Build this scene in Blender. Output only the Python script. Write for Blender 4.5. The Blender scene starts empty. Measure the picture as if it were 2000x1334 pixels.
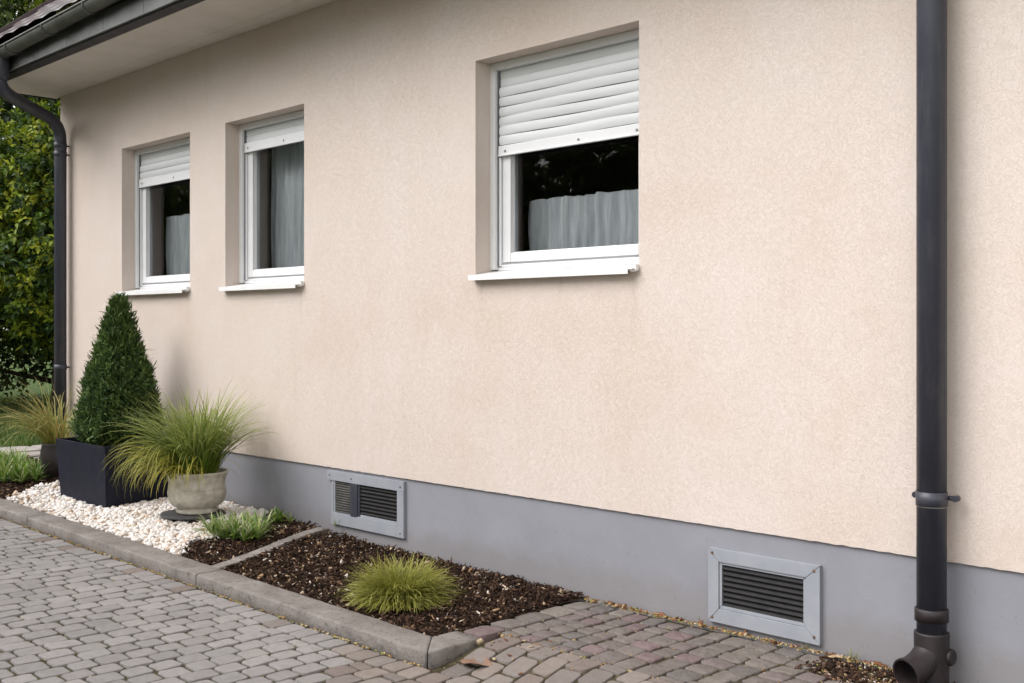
import bpy, bmesh, math, random
import numpy as np
from mathutils import Vector, Matrix, noise
R = math.radians
random.seed(7); rng = np.random.default_rng(11)
SC = bpy.context.scene

# ------------------------------------------------------------------ camera, sky, sun, exposure
cam_d = bpy.data.cameras.new('camera'); cam = bpy.data.objects.new('camera', cam_d)
SC.collection.objects.link(cam); SC.camera = cam
cam_d.sensor_width = 36; cam_d.lens = 39.6; cam_d.shift_y = -0.015
cam_d.clip_start = 0.05; cam_d.clip_end = 2000
cam.location = (0, -4.3276, 1.4); cam.rotation_euler = (R(90), 0, R(45.5654))

SUN_EL, SUN_AZ = 45, 208     # azimuth measured clockwise from +y
wd = bpy.data.worlds.new('World'); SC.world = wd; wd.use_nodes = True
nt = wd.node_tree; nt.nodes.clear()
sky = nt.nodes.new('ShaderNodeTexSky'); sky.sky_type = 'NISHITA'; sky.sun_disc = False
sky.sun_elevation = R(SUN_EL); sky.sun_rotation = R(SUN_AZ)
sky.air_density = 1.0; sky.dust_density = 1.2; sky.ozone_density = 1.0
hs = nt.nodes.new('ShaderNodeHueSaturation'); hs.inputs['Saturation'].default_value = 0.0
bg = nt.nodes.new('ShaderNodeBackground'); bg.inputs['Strength'].default_value = 0.15
wo = nt.nodes.new('ShaderNodeOutputWorld')
nt.links.new(sky.outputs[0], hs.inputs['Color']); nt.links.new(hs.outputs[0], bg.inputs['Color'])
nt.links.new(bg.outputs[0], wo.inputs['Surface'])

sl = bpy.data.lights.new('sun', 'SUN'); sl.energy = 1.15; sl.angle = R(44); sl.color = (1, .975, .975)
so = bpy.data.objects.new('sun', sl); SC.collection.objects.link(so)
el, az = R(SUN_EL), R(SUN_AZ)
sv = Vector((math.sin(az) * math.cos(el), math.cos(az) * math.cos(el), math.sin(el)))
so.rotation_euler = (-sv).to_track_quat('-Z', 'Y').to_euler(); so.location = sv * 30
SC.view_settings.view_transform = 'Standard'; SC.view_settings.look = 'None'
SC.view_settings.gamma = 1; SC.view_settings.exposure = 1.30

# ------------------------------------------------------------------ scene-object helpers
def link(o, parent=None):
    SC.collection.objects.link(o)
    if parent: o.parent = parent
    return o
def tag(o, label=None, cat=None, group=None, kind=None):
    if label: o['label'] = label
    if cat: o['category'] = cat
    if group: o['group'] = group
    if kind: o['kind'] = kind
    return o
def empty(name, loc=(0, 0, 0), parent=None):
    o = bpy.data.objects.new(name, None); o.location = loc; o.empty_display_size = .1
    return link(o, parent)
def mesh_obj(name, me, mat, parent=None, smooth=False, loc=None):
    o = bpy.data.objects.new(name, me)
    for m in (mat if isinstance(mat, (list, tuple)) else [mat]): me.materials.append(m)
    if smooth: me.polygons.foreach_set('use_smooth', [True] * len(me.polygons))
    link(o, parent)
    if parent is not None:                      # geometry is given in world coordinates
        o.matrix_parent_inverse = Matrix.Identity(4)
        p = parent; off = Vector((0, 0, 0))
        while p is not None: off += p.location; p = p.parent
        me.transform(Matrix.Translation(-off))
    me.update(); return o
class MB:
    """collects boxes, tubes, lathes in one bmesh"""
    def __init__(s): s.bm = bmesh.new()
    def box(s, a, b, bev=0, seg=2, mi=0):
        x0, y0, z0 = a; x1, y1, z1 = b
        vs = [s.bm.verts.new(p) for p in [(x0,y0,z0),(x1,y0,z0),(x1,y1,z0),(x0,y1,z0),(x0,y0,z1),(x1,y0,z1),(x1,y1,z1),(x0,y1,z1)]]
        return s._hex(vs, bev, seg, mi)
    def hexa(s, pts, bev=0, seg=2, mi=0):
        return s._hex([s.bm.verts.new(p) for p in pts], bev, seg, mi)
    def _hex(s, vs, bev, seg, mi):
        fs = [s.bm.faces.new([vs[i] for i in q]) for q in [(3,2,1,0),(4,5,6,7),(0,1,5,4),(1,2,6,5),(2,3,7,6),(3,0,4,7)]]
        for f in fs: f.material_index = mi
        if bev:
            es = list({e for f in fs for e in f.edges})
            r = bmesh.ops.bevel(s.bm, geom=es, offset=bev, segments=seg, profile=.6, affect='EDGES')
            for f in r['faces']: f.material_index = mi
        return s
    def tube(s, pts, rad, n=24, cap=True, inner=None):
        pts = [Vector(p) for p in pts]
        if not isinstance(rad, (list, tuple)): rad = [rad] * len(pts)
        rings = []; up = None
        for i, p in enumerate(pts):
            d = (pts[min(i+1, len(pts)-1)] - pts[max(i-1, 0)]).normalized()
            if up is None:
                up = Vector((0, 0, 1)) if abs(d.z) < .9 else Vector((1, 0, 0))
            a = (up - d * up.dot(d)).normalized(); up = a; b = d.cross(a)
            rings.append([s.bm.verts.new(p + (a * math.cos(2*math.pi*k/n) + b * math.sin(2*math.pi*k/n)) * rad[i]) for k in range(n)])
        for r0, r1 in zip(rings, rings[1:]):
            for k in range(n):
                f = s.bm.faces.new((r0[k], r0[(k+1) % n], r1[(k+1) % n], r1[k])); f.smooth = True
        if cap:
            s.bm.faces.new(rings[0][::-1]); s.bm.faces.new(rings[-1])
        return s
    def lathe(s, prof, c, n=40, wob=0):
        rings = []
        for j, (r, z) in enumerate(prof):
            rings.append([s.bm.verts.new((c[0] + r*math.cos(2*math.pi*k/n)*(1+wob*math.sin(3*k+j)), c[1] + r*math.sin(2*math.pi*k/n)*(1+wob*math.cos(2*k+j)), c[2] + z)) for k in range(n)])
        for r0, r1 in zip(rings, rings[1:]):
            for k in range(n):
                f = s.bm.faces.new((r0[k], r0[(k+1) % n], r1[(k+1) % n], r1[k])); f.smooth = True
        s.bm.faces.new(rings[0][::-1]); s.bm.faces.new(rings[-1]); return s
    def poly(s, pts, mi=0):
        f = s.bm.faces.new([s.bm.verts.new(p) for p in pts]); f.material_index = mi; return s
    def prism(s, prof, x0, x1, z_of=None, mi=0, jog=None):
        """profile of (y,z), extruded along x"""
        a = [s.bm.verts.new((x0, y, z + (z_of(x0) if z_of else 0))) for y, z in prof]
        b = [s.bm.verts.new((x1, y, z + (z_of(x1) if z_of else 0))) for y, z in prof]
        n = len(prof)
        for k in range(n):
            s.bm.faces.new((a[k], a[(k+1) % n], b[(k+1) % n], b[k])).material_index = mi
        s.bm.faces.new(a[::-1]); s.bm.faces.new(b); return s
    def build(s, name, mat, parent=None, recalc=True):
        if recalc: bmesh.ops.recalc_face_normals(s.bm, faces=s.bm.faces)
        me = bpy.data.meshes.new(name); s.bm.to_mesh(me); s.bm.free()
        return mesh_obj(name, me, mat, parent)

def np_mesh(name, V, F, col=None):
    """V (n,3), F (m,k) with constant k (3 or 4)"""
    me = bpy.data.meshes.new(name); n, (m, k) = len(V), F.shape
    me.vertices.add(n); me.vertices.foreach_set('co', np.ascontiguousarray(V, np.float32).ravel())
    me.loops.add(m*k); me.loops.foreach_set('vertex_index', np.ascontiguousarray(F, np.int32).ravel())
    me.polygons.add(m); me.polygons.foreach_set('loop_start', np.arange(0, m*k, k, dtype=np.int32))
    me.polygons.foreach_set('loop_total', np.full(m, k, np.int32))
    me.update(calc_edges=True)
    if col is not None:
        ca = me.color_attributes.new('tint', 'FLOAT_COLOR', 'POINT')
        c4 = np.ones((n, 4), np.float32); c4[:, :3] = col
        ca.data.foreach_set('color', c4.ravel())
    return me

# ------------------------------------------------------------------ materials
def mat(name, base=(.5,.5,.5), rough=.6, spec=.5, metal=0):
    m = bpy.data.materials.new(name); m.use_nodes = True
    b = m.node_tree.nodes['Principled BSDF']
    b.inputs['Base Color'].default_value = (*base, 1); b.inputs['Roughness'].default_value = rough
    b.inputs['Specular IOR Level'].default_value = spec; b.inputs['Metallic'].default_value = metal
    return m, m.node_tree, b
def N(t, typ, **kw):
    n = t.nodes.new(typ)
    for k, v in kw.items():
        if k in n.inputs: n.inputs[k].default_value = v
        else: setattr(n, k, v)
    return n
def coords(t, scale=(1,1,1)):
    tc = N(t, 'ShaderNodeTexCoord'); mp = N(t, 'ShaderNodeMapping'); mp.inputs['Scale'].default_value = scale
    t.links.new(tc.outputs['Object'], mp.inputs[0]); return mp.outputs[0]
def noise_t(t, vec, scale, detail=4, rough=.55, dist=0):
    n = N(t, 'ShaderNodeTexNoise'); n.inputs['Scale'].default_value = scale; n.inputs['Detail'].default_value = detail
    n.inputs['Roughness'].default_value = rough; n.inputs['Distortion'].default_value = dist
    t.links.new(vec, n.inputs['Vector']); return n.outputs['Fac']
def ramp(t, fac, stops):
    r = N(t, 'ShaderNodeValToRGB'); e = r.color_ramp.elements
    while len(e) < len(stops): e.new(.5)
    for k, (p, c) in enumerate(stops):
        e[k].position = p; e[k].color = (*c, 1) if len(c) == 3 else c
    t.links.new(fac, r.inputs[0]); return r.outputs[0]
def mixc(t, fac, a, b, mode='MIX'):
    m = N(t, 'ShaderNodeMix'); m.data_type = 'RGBA'; m.blend_type = mode
    for sock, v in ((m.inputs[0], fac), (m.inputs[6], a), (m.inputs[7], b)):
        if isinstance(v, (int, float)): sock.default_value = v
        elif isinstance(v, tuple): sock.default_value = (*v, 1)
        else: t.links.new(v, sock)
    return m.outputs[2]
def math_t(t, op, a, b=0.0, c=None):
    m = N(t, 'ShaderNodeMath'); m.operation = op
    for i, v in enumerate((a, b, c)):
        if v is None: continue
        if isinstance(v, (int, float)): m.inputs[i].default_value = v
        else: t.links.new(v, m.inputs[i])
    return m.outputs[0]
def bump(t, b, h, strength=.5, dist=.01, prev=None):
    n = N(t, 'ShaderNodeBump'); n.inputs['Strength'].default_value = strength; n.inputs['Distance'].default_value = dist
    t.links.new(h, n.inputs['Height'])
    if prev is not None: t.links.new(prev, n.inputs['Normal'])
    t.links.new(n.outputs[0], b.inputs['Normal']); return n.outputs[0]
def varied(name, c1, c2, scale=8, rough=.6, spec=.4, bs=.15, bscale=60, bdist=.002, metal=0, stretch=(1,1,1)):
    m, t, b = mat(name, c1, rough, spec, metal); v = coords(t, stretch)
    f = noise_t(t, v, scale, 5, .6)
    t.links.new(ramp(t, f, [(.3, c1), (.7, c2)]), b.inputs['Base Color'])
    r = math_t(t, 'MULTIPLY_ADD', noise_t(t, v, scale*3, 3), .25, rough - .12); t.links.new(r, b.inputs['Roughness'])
    if bs: bump(t, b, noise_t(t, v, bscale, 4), bs, bdist)
    return m

# stucco: worm-like scraped plaster
STUCCO, t, b = mat('stucco', (.7,.57,.47), .95, .05)
v = coords(t)
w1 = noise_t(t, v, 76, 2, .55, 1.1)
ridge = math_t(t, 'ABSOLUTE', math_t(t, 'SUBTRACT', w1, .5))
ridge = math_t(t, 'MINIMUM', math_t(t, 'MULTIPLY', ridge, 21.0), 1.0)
w2 = noise_t(t, v, 120, 3, .6, .6)
h = math_t(t, 'ADD', ridge, math_t(t, 'MULTIPLY', w2, .7))
cl = ramp(t, noise_t(t, v, 1.1, 5, .6), [(.3, (.60,.505,.437)), (.5, (.632,.545,.490)), (.66, (.65,.567,.522))])
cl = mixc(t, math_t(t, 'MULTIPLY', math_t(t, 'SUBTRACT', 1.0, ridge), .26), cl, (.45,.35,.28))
grain = noise_t(t, v, 26, 6, .8)
cl = mixc(t, math_t(t, 'MULTIPLY', ramp(t, grain, [(.5, (0,0,0)), (.68, (1,1,1))]), .10), cl, (.50,.40,.33))
# dirt that has run down the wall, in tall faint streaks and specks
vs = coords(t, (5, 5, .55)); st = ramp(t, noise_t(t, vs, 1.0, 5, .7), [(.52, (0,0,0)), (.75, (1,1,1))])
cl = mixc(t, math_t(t, 'MULTIPLY', st, .09), cl, (.42,.33,.25))
sp = ramp(t, noise_t(t, v, 85, 2, .5), [(.70, (0,0,0)), (.76, (1,1,1))])
cl = mixc(t, math_t(t, 'MULTIPLY', sp, .22), cl, (.36,.28,.21))
# drip marks left by rain running off the ends of the sills
sx = N(t, 'ShaderNodeSeparateXYZ'); t.links.new(coords(t), sx.inputs[0])
wob = math_t(t, 'MULTIPLY', math_t(t, 'SUBTRACT', noise_t(t, coords(t, (3, 3, 3)), 3.0, 4), .5), .10)
tot = None
for (x0_, wd_, zl_) in ((-3.555, .034, .40), (-4.66, .022, .22), (-6.46, .026, .34), (-8.02, .026, .30), (-4.05, .018, .14)):
    dx_ = math_t(t, 'ABSOLUTE', math_t(t, 'SUBTRACT', math_t(t, 'ADD', sx.outputs[0], wob), x0_ + 6))
    a_ = math_t(t, 'MAXIMUM', math_t(t, 'SUBTRACT', 1.0, math_t(t, 'DIVIDE', dx_, wd_)), 0.0)
    zz_ = math_t(t, 'SUBTRACT', 1.66, sx.outputs[2])
    b_ = math_t(t, 'MULTIPLY', math_t(t, 'GREATER_THAN', zz_, 0.0), math_t(t, 'MAXIMUM', math_t(t, 'SUBTRACT', 1.0, math_t(t, 'DIVIDE', zz_, zl_)), 0.0))
    m_ = math_t(t, 'MULTIPLY', a_, b_); tot = m_ if tot is None else math_t(t, 'MAXIMUM', tot, m_)
tot = math_t(t, 'MULTIPLY', tot, noise_t(t, coords(t, (1, 1, .15)), 60, 4, .7))
cl = mixc(t, math_t(t, 'MULTIPLY', tot, .45), cl, (.30,.22,.15))
# greyish weathered patches
pt = ramp(t, noise_t(t, v, .8, 6, .68, .6), [(.52, (0,0,0)), (.66, (1,1,1))])
cl = mixc(t, math_t(t, 'MULTIPLY', pt, .05), cl, (.55,.45,.36))
t.links.new(cl, b.inputs['Base Color']); bump(t, b, h, .46, .0034)

PLINTH, t, b = mat('plinth_paint', (.25,.25,.28), .7, .3)
v = coords(t)
cl = ramp(t, noise_t(t, v, 2.2, 6, .65), [(.3, (.225,.225,.250)), (.55, (.248,.248,.275)), (.75, (.272,.272,.30))])
sp = ramp(t, noise_t(t, v, 75, 3, .6), [(.64, (0,0,0)), (.70, (1,1,1))])
cl = mixc(t, math_t(t, 'MULTIPLY', sp, .35), cl, (.42,.41,.40))
sp2 = ramp(t, noise_t(t, v, 38, 4, .7), [(.66, (0,0,0)), (.71, (1,1,1))])
cl = mixc(t, math_t(t, 'MULTIPLY', sp2, .5), cl, (.09,.08,.08))
# splashed soil: a band along the foot with an uneven top
sx = N(t, 'ShaderNodeSeparateXYZ'); t.links.new(coords(t), sx.inputs[0])
edge = math_t(t, 'ADD', sx.outputs[2], math_t(t, 'MULTIPLY', noise_t(t, v, 7, 6, .7), -.22))
sp3 = ramp(t, edge, [(.0, (1,1,1)), (.10, (0,0,0))])
cl = mixc(t, math_t(t, 'MULTIPLY', sp3, .35), cl, (.19,.16,.135))
t.links.new(cl, b.inputs['Base Color']); bump(t, b, noise_t(t, v, 26, 6, .6), .35, .003)

WHITE = varied('white_plastic', (.66,.66,.67), (.72,.72,.73), 3, .35, .5, .04, 30, .001)
SHUT = varied('shutter_plastic', (.55,.56,.565), (.64,.65,.655), 2.5, .45, .4, .06, 20, .002, stretch=(.3,1,3))
SILLM = varied('sill_plastic', (.70,.69,.68), (.78,.78,.78), 4, .4, .5, .05, 30, .001)
GAPDARK = varied('gap_dark', (.05,.05,.06), (.09,.09,.10), 8, .6)
GAPM = varied('grey_gap_strip', (.14,.145,.16), (.22,.225,.24), 8, .6)
ANTH, t, b = mat('dark_pipe_metal', (.03,.03,.038), .36, .5)
v = coords(t)
cl = ramp(t, noise_t(t, v, 3, 6, .7), [(.3, (.027,.029,.042)), (.7, (.041,.043,.060))])
dst = ramp(t, noise_t(t, coords(t, (1, 1, .12)), 26, 5, .75), [(.52, (0,0,0)), (.72, (1,1,1))])
cl = mixc(t, math_t(t, 'MULTIPLY', dst, .28), cl, (.13,.12,.115))
t.links.new(cl, b.inputs['Base Color'])
t.links.new(math_t(t, 'MULTIPLY_ADD', noise_t(t, v, 14, 5, .7), .35, .26), b.inputs['Roughness'])
bump(t, b, noise_t(t, v, 12, 3), .06, .003)
CAST = varied('brown_cast_pipe', (.016,.012,.013), (.030,.021,.022), 12, .5, .45, .2, 70, .001)
ZINC = varied('zinc_sheet', (.075,.077,.068), (.15,.152,.138), 3, .45, .5, .12, 12, .004, metal=.35)
FASCIA = varied('fascia_sheet', (.06,.063,.06), (.12,.123,.118), 3, .42, .5, .15, 10, .004, metal=.3)
DARKTRIM = varied('dark_trim', (.018,.017,.02), (.035,.032,.036), 6, .6)
GREYV = varied('grey_vent_paint', (.25,.262,.295), (.31,.322,.352), 5, .5, .4, .12, 40, .001)
LOUV = varied('louvre_dark', (.006,.0055,.006), (.015,.013,.0135), 14, .6, .25, .15, 60, .001)  # near-black: shade of the uncut vent openings put into the colour
LOUVL = varied('louvre_dusty', (.035,.034,.034), (.095,.088,.080), 10, .7, .3, .15, 60, .001)
RUST = varied('rusty_screw', (.10,.05,.025), (.20,.12,.07), 60, .7, .4)
STEEL = varied('screw_steel', (.22,.21,.20), (.34,.33,.32), 60, .4, .5, metal=.6)
CLADS = varied('planter_coating', (.005,.006,.014), (.009,.010,.021), 3, .55, .22, .05, 40, .001)
SOIL = varied('potting_soil', (.03,.02,.014), (.07,.045,.03), 20, .95, .1, .8, 60, .01)
CRETE, t, b = mat('kerb_concrete', (.2,.19,.185), .9, .2)
v = coords(t)
cl = ramp(t, noise_t(t, v, 5, 7, .7), [(.3, (.20,.176,.160)), (.5, (.30,.268,.246)), (.72, (.40,.365,.34))])
sp = ramp(t, noise_t(t, v, 70, 4, .7), [(.62, (0,0,0)), (.70, (1,1,1))])
cl = mixc(t, math_t(t, 'MULTIPLY', sp, .35), cl, (.48,.45,.42))
sp = ramp(t, noise_t(t, v, 18, 5, .75), [(.58, (0,0,0)), (.72, (1,1,1))])
cl = mixc(t, math_t(t, 'MULTIPLY', sp, .45), cl, (.14,.13,.10))
sp = ramp(t, noise_t(t, v, 33, 3, .7), [(.58, (0,0,0)), (.64, (1,1,1))])
cl = mixc(t, math_t(t, 'MULTIPLY', sp, .45), cl, (.09,.08,.066))
sp = ramp(t, noise_t(t, v, 29, 5, .8), [(.30, (1,1,1)), (.40, (0,0,0))])
cl = mixc(t, math_t(t, 'MULTIPLY', sp, .5), cl, (.30,.28,.26))
t.links.new(cl, b.inputs['Base Color'])
bump(t, b, math_t(t, 'ADD', noise_t(t, v, 45, 6, .8), noise_t(t, v, 9, 3)), 1.0, .018)

def tinted(name, rough=.85, spec=.25, bs=.5, bscale=60, bdist=.004, vary=.35, vscale=30, trans=0, dark=(.6,.55,.5)):
    m, t, b = mat(name, (.3,.3,.3), rough, spec); v = coords(t)
    at = N(t, 'ShaderNodeAttribute', attribute_name='tint')
    f = ramp(t, noise_t(t, v, vscale, 5, .65), [(.35, (0,0,0)), (.7, (1,1,1))])
    c = mixc(t, math_t(t, 'MULTIPLY', f, vary), at.outputs['Color'], mixc(t, 1.0, at.outputs['Color'], dark, 'MULTIPLY'))
    t.links.new(c, b.inputs['Base Color'])
    if bs: bump(t, b, noise_t(t, v, bscale, 5, .65), bs, bdist)
    if trans:
        tr = N(t, 'ShaderNodeBsdfTranslucent'); t.links.new(c, tr.inputs[0])
        ms = N(t, 'ShaderNodeMixShader'); ms.inputs[0].default_value = trans
        o = t.nodes['Material Output']; t.links.new(b.outputs[0], ms.inputs[1]); t.links.new(tr.outputs[0], ms.inputs[2])
        t.links.new(ms.outputs[0], o.inputs[0])
    return m
STONE = tinted('paving_stone', .85, .25, .7, 40, .006, .55, 26, dark=(.72,.68,.64))
COBBLE = tinted('rough_cobble', .8, .3, 1.0, 24, .016, .7, 16, dark=(.6,.56,.52))
PEBBLE = tinted('white_pebble', .7, .3, .3, 60, .002, .3, 25, dark=(.9,.82,.74))
CHIP = tinted('bark_chip', .9, .15, .6, 90, .003, .5, 50)
LEAF = tinted('leaf_blade', .5, .35, .0, trans=.28, vary=.25, vscale=6)
NEEDLE = tinted('conifer_leaf', .55, .3, 0, trans=.12, vary=.3, vscale=14)
BLADE = tinted('grass_blade', .55, .3, 0, trans=.3, vary=.2, vscale=14)
TERRA = varied('weathered_stone_pot', (.33,.30,.25), (.60,.56,.48), 14, .85, .25, .6, 45, .006)
BARK = varied('bark', (.05,.04,.03), (.12,.09,.07), 9, .95, .1, .8, 30, .02, stretch=(1,1,.3))
JOINT, t, b = mat('joint_sand', (.1,.085,.06), .95, .1)
v = coords(t)
cl = ramp(t, noise_t(t, v, 30, 6, .7), [(.3, (.030,.026,.016)), (.5, (.068,.057,.034)), (.7, (.15,.12,.075))])
cl = mixc(t, ramp(t, noise_t(t, v, 3.5, 4, .6), [(.45, (0,0,0)), (.65, (.6,.6,.6))]), cl, (.072,.068,.035))
t.links.new(cl, b.inputs['Base Color']); bump(t, b, noise_t(t, v, 120, 4), .9, .006)
MULCHB = varied('mulch_soil', (.016,.010,.007), (.05,.030,.020), 30, .95, .1, 1, 70, .015)
GRAVB = varied('gravel_bed_base', (.22,.17,.12), (.45,.38,.30), 40, .9, .1, 1, 70, .01)
LAWNB = varied('lawn_soil', (.035,.06,.014), (.075,.115,.03), 9, .95, .1, .8, 40, .02)
FARG, t, b = mat('far_ground', (.1,.1,.09), .95, .1)
v = coords(t)
t.links.new(ramp(t, noise_t(t, v, .35, 6, .6), [(.35, (.055,.085,.025)), (.6, (.09,.12,.04))]), b.inputs['Base Color'])
PALE = tinted('path_slab', .85, .2, .5, 40, .004)
TILE, t, b = mat('roof_tile', (.10,.05,.045), .28, .5)
v = coords(t)
t.links.new(ramp(t, noise_t(t, v, 4, 5, .6), [(.3, (.035,.028,.036)), (.6, (.08,.045,.045)), (.75, (.16,.06,.045))]), b.inputs['Base Color'])
SOFFIT, t, b = mat('soffit_panel', (.55,.50,.46), .6, .3)
v = coords(t)
sx = N(t, 'ShaderNodeSeparateXYZ'); t.links.new(v, sx.inputs[0])
cl = ramp(t, noise_t(t, v, 2.5, 5, .6), [(.3, (.58,.53,.48)), (.7, (.67,.62,.57))])
t.links.new(cl, b.inputs['Base Color'])
CURT, t, b = mat('net_curtain', (.46,.52,.54), .9, .1)
v = coords(t, (1,1,.08))
t.links.new(ramp(t, noise_t(t, v, 42, 4, .6), [(.3, (.48,.52,.54)), (.7, (.74,.77,.78))]), b.inputs['Base Color'])
ROOM = varied('room_wall', (.34,.31,.34), (.40,.37,.40), 2, .9)
GLASS = bpy.data.materials.new('window_glass'); GLASS.use_nodes = True; t = GLASS.node_tree; t.nodes.clear()
o = N(t, 'ShaderNodeOutputMaterial'); tr = N(t, 'ShaderNodeBsdfTransparent'); gl = N(t, 'ShaderNodeBsdfGlossy')
tr.inputs[0].default_value = (.88,.89,.90,1); gl.inputs['Roughness'].default_value = .01
fr = N(t, 'ShaderNodeFresnel'); fr.inputs[0].default_value = 1.45
mx = N(t, 'ShaderNodeMixShader'); t.links.new(fr.outputs[0], mx.inputs[0]); t.links.new(tr.outputs[0], mx.inputs[1])
t.links.new(gl.outputs[0], mx.inputs[2]); t.links.new(mx.outputs[0], o.inputs[0])

# ------------------------------------------------------------------ ground heights
def kz(x): return max(0.0, .012 * (-3.9 - x)) if x > -14 else .012 * 10.1
def sstep(a, b, x):
    t = min(1, max(0, (x - a) / (b - a))); return t * t * (3 - 2*t)
def driveway_z(x, y):
    base = kz(x) - .068
    if x > -3.8:
        base = -.068 + .068 * sstep(-1.18, -.84, y) * sstep(-3.86, -3.64, x)
    return base
def bed_z(x, y):     # planted strip between kerb and wall
    return kz(x) - .012 + .03 * sstep(-1.0, -.2, y) + (.028 * sstep(-5.6, -6.6, x)) * sstep(-1.02, -.8, y)

# ------------------------------------------------------------------ ground sheet
g = MB()
xs = [-400, -60, -30, -20] + [-16 + i*.5 for i in range(43)] + [8, 20, 60, 400]
ys = [-400, -60, -25, -12] + [-8 + i*.25 for i in range(27)] + [-1.19, -1, -.5, 0, 3, 10, 30, 80, 400]
def ground_z(x, y):
    return driveway_z(max(-14, x), y) - .05 if y < 0 else -.05 + .012*max(0, min(10.1, -3.9-x))
gv = {(i, j): g.bm.verts.new((x, y, ground_z(x, y) - .01)) for i, x in enumerate(xs) for j, y in enumerate(ys)}
for i in range(len(xs)-1):
    for j in range(len(ys)-1):
        g.bm.faces.new((gv[i,j], gv[i+1,j], gv[i+1,j+1], gv[i,j+1]))
tag(g.build('ground', FARG), kind='structure')

# ------------------------------------------------------------------ paving
def stones(cells, zf, name, material, palette, dome=.0035, rag=.06, edge=.11, depth=.05, tilt=.02, warm=None, pw=9.0):
    """cells: (cx, cy, hx, hy, rot)"""
    nseg = 16; ang = np.radians(np.array([8, 30, 39, 51, 60, 82, 98, 120, 129, 141, 150, 172, 188, 210, 219, 231, 240, 262, 278, 300, 309, 321, 330, 352], float)); nseg = 24
    V = []; F = []; C = []; base = 0
    for (cx, cy, hx, hy, rot) in cells:
        ca, sa = np.cos(ang), np.sin(ang); p = pw
        rr = (np.abs(ca)**p + np.abs(sa)**p) ** (-1/p)
        rr = rr * (1 + rng.normal(0, rag*.35, nseg))
        px, py = rr*ca*hx, rr*sa*hy
        px += (rng.normal(0, rag*.35)) * py; py += (rng.normal(0, rag*.35)) * px
        tx, ty = rng.normal(0, tilt, 2); dz = rng.normal(0, .0012)
        rings = []
        for sc, z in ((1.0, -depth), (1.0, -.0055), (.985, -.0016), (1-edge, 0), (1-edge-.05, dome*.3), (.5, dome)):
            X, Y = px*sc, py*sc
            c_, s_ = math.cos(rot), math.sin(rot)
            Z = np.full(nseg, z) + X*tx + Y*ty + dz
            rings.append(np.stack([cx + X*c_ - Y*s_, cy + X*s_ + Y*c_, Z], 1))
        zc = zf(cx, cy)
        # slope of the ground under the stone
        gx = (zf(cx+.05, cy) - zf(cx-.05, cy)) / .1; gy = (zf(cx, cy+.05) - zf(cx, cy-.05)) / .1
        P = np.concatenate(rings + [np.array([[cx, cy, dome*1.1 + dz]])])
        P[:, 2] += zc + (P[:, 0]-cx)*gx + (P[:, 1]-cy)*gy
        V.append(P)
        q = []
        for r in range(5):
            a = base + r*nseg
            for k in range(nseg):
                q.append((a+k, a+(k+1) % nseg, a+nseg+(k+1) % nseg, a+nseg+k))
        a = base + 5*nseg; ctr = base + 6*nseg
        for k in range(0, nseg, 2): q.append((a+k, a+k+1, a+(k+2) % nseg, ctr))
        F += q
        w = rng.random(); c = np.array(palette[int(w*len(palette)) % len(palette)]) * (1 + rng.normal(0, .045))
        if warm and rng.random() < warm[0](cx, cy): c = np.array(warm[1][rng.integers(len(warm[1]))]) * (1+rng.normal(0,.08))
        C.append(np.repeat(c[None], len(P), 0)); base += len(P)
    me = np_mesh(name, np.concatenate(V), np.array(F), np.concatenate(C))
    o = mesh_obj(name, me, material, smooth=True); return o

cells = []
x = -14.2; k = 0
grey = [(.262,.245,.240), (.276,.259,.254), (.250,.236,.232), (.292,.272,.266), (.266,.250,.241)]
while x < 1.5:
    w = .117 + rng.normal(0, .004)
    # first row beside the kerb lies in line; the rest is bonded
    if x < -3.75:
        y = -1.212; L = .125 + rng.normal(0, .005)
        cells.append((x + w/2, y - L/2, w/2 - .0045, L/2 - .005, rng.normal(0, .015)))
        y -= L + .004; y -= 0 if k % 2 else 0
        first = .5 if k % 2 else 1.0
    else:
        y = -.775 + rng.normal(0, .006); first = .55 if k % 2 else 1.0
    while y > -5.6:
        L = (.138 + rng.normal(0, .012)) * first; first = 1.0
        if x >= -3.75 and y > -1.15 and x < -3.64: pass
        cells.append((x + w/2 + rng.normal(0, .0025), y - L/2, w/2 - .0057 + rng.normal(0, .0012), L/2 - .0078, rng.normal(0, .022)))
        y -= L
    x += w; k += 1
def warm_p(x, y): return .97 * sstep(-4.5, -3.7, x) * sstep(-1.9, -1.2, y) + .12 * sstep(-1.5, -1.2, y)
tag(stones(cells, driveway_z, 'driveway', STONE, grey, rag=.035, edge=.045, dome=.0006,
    warm=(warm_p, [(.20,.165,.148), (.225,.19,.168), (.19,.165,.152), (.235,.205,.188)])), kind='structure')
# sand bed the stones lie in
def sheet(name, x0, x1, y0, y1, zf, m, dx=.25, dy=.1, kind='structure', jit=0):
    nx = max(1, int(abs(x1-x0)/dx)); ny = max(1, int(abs(y1-y0)/dy))
    X, Y = np.meshgrid(np.linspace(x0, x1, nx+1), np.linspace(y0, y1, ny+1), indexing='ij')
    Z = np.array([zf(a, b) for a, b in zip(X.ravel(), Y.ravel())])
    if jit: Z += rng.normal(0, jit, len(Z))
    i = np.arange((nx+1)*(ny+1)).reshape(nx+1, ny+1)
    F = np.stack([i[:-1, :-1].ravel(), i[1:, :-1].ravel(), i[1:, 1:].ravel(), i[:-1, 1:].ravel()], 1)
    o = mesh_obj(name, np_mesh(name, np.stack([X.ravel(), Y.ravel(), Z], 1), F), m, smooth=True)
    return tag(o, kind=kind)
sheet('joint_sand', -14.2, 1.6, -5.6, -.02, lambda x, y: driveway_z(x, y) - .0095 if (x > -3.72 or y < -1.2) else driveway_z(x, -1.3) - .03, JOINT, .08, .04)

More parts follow.
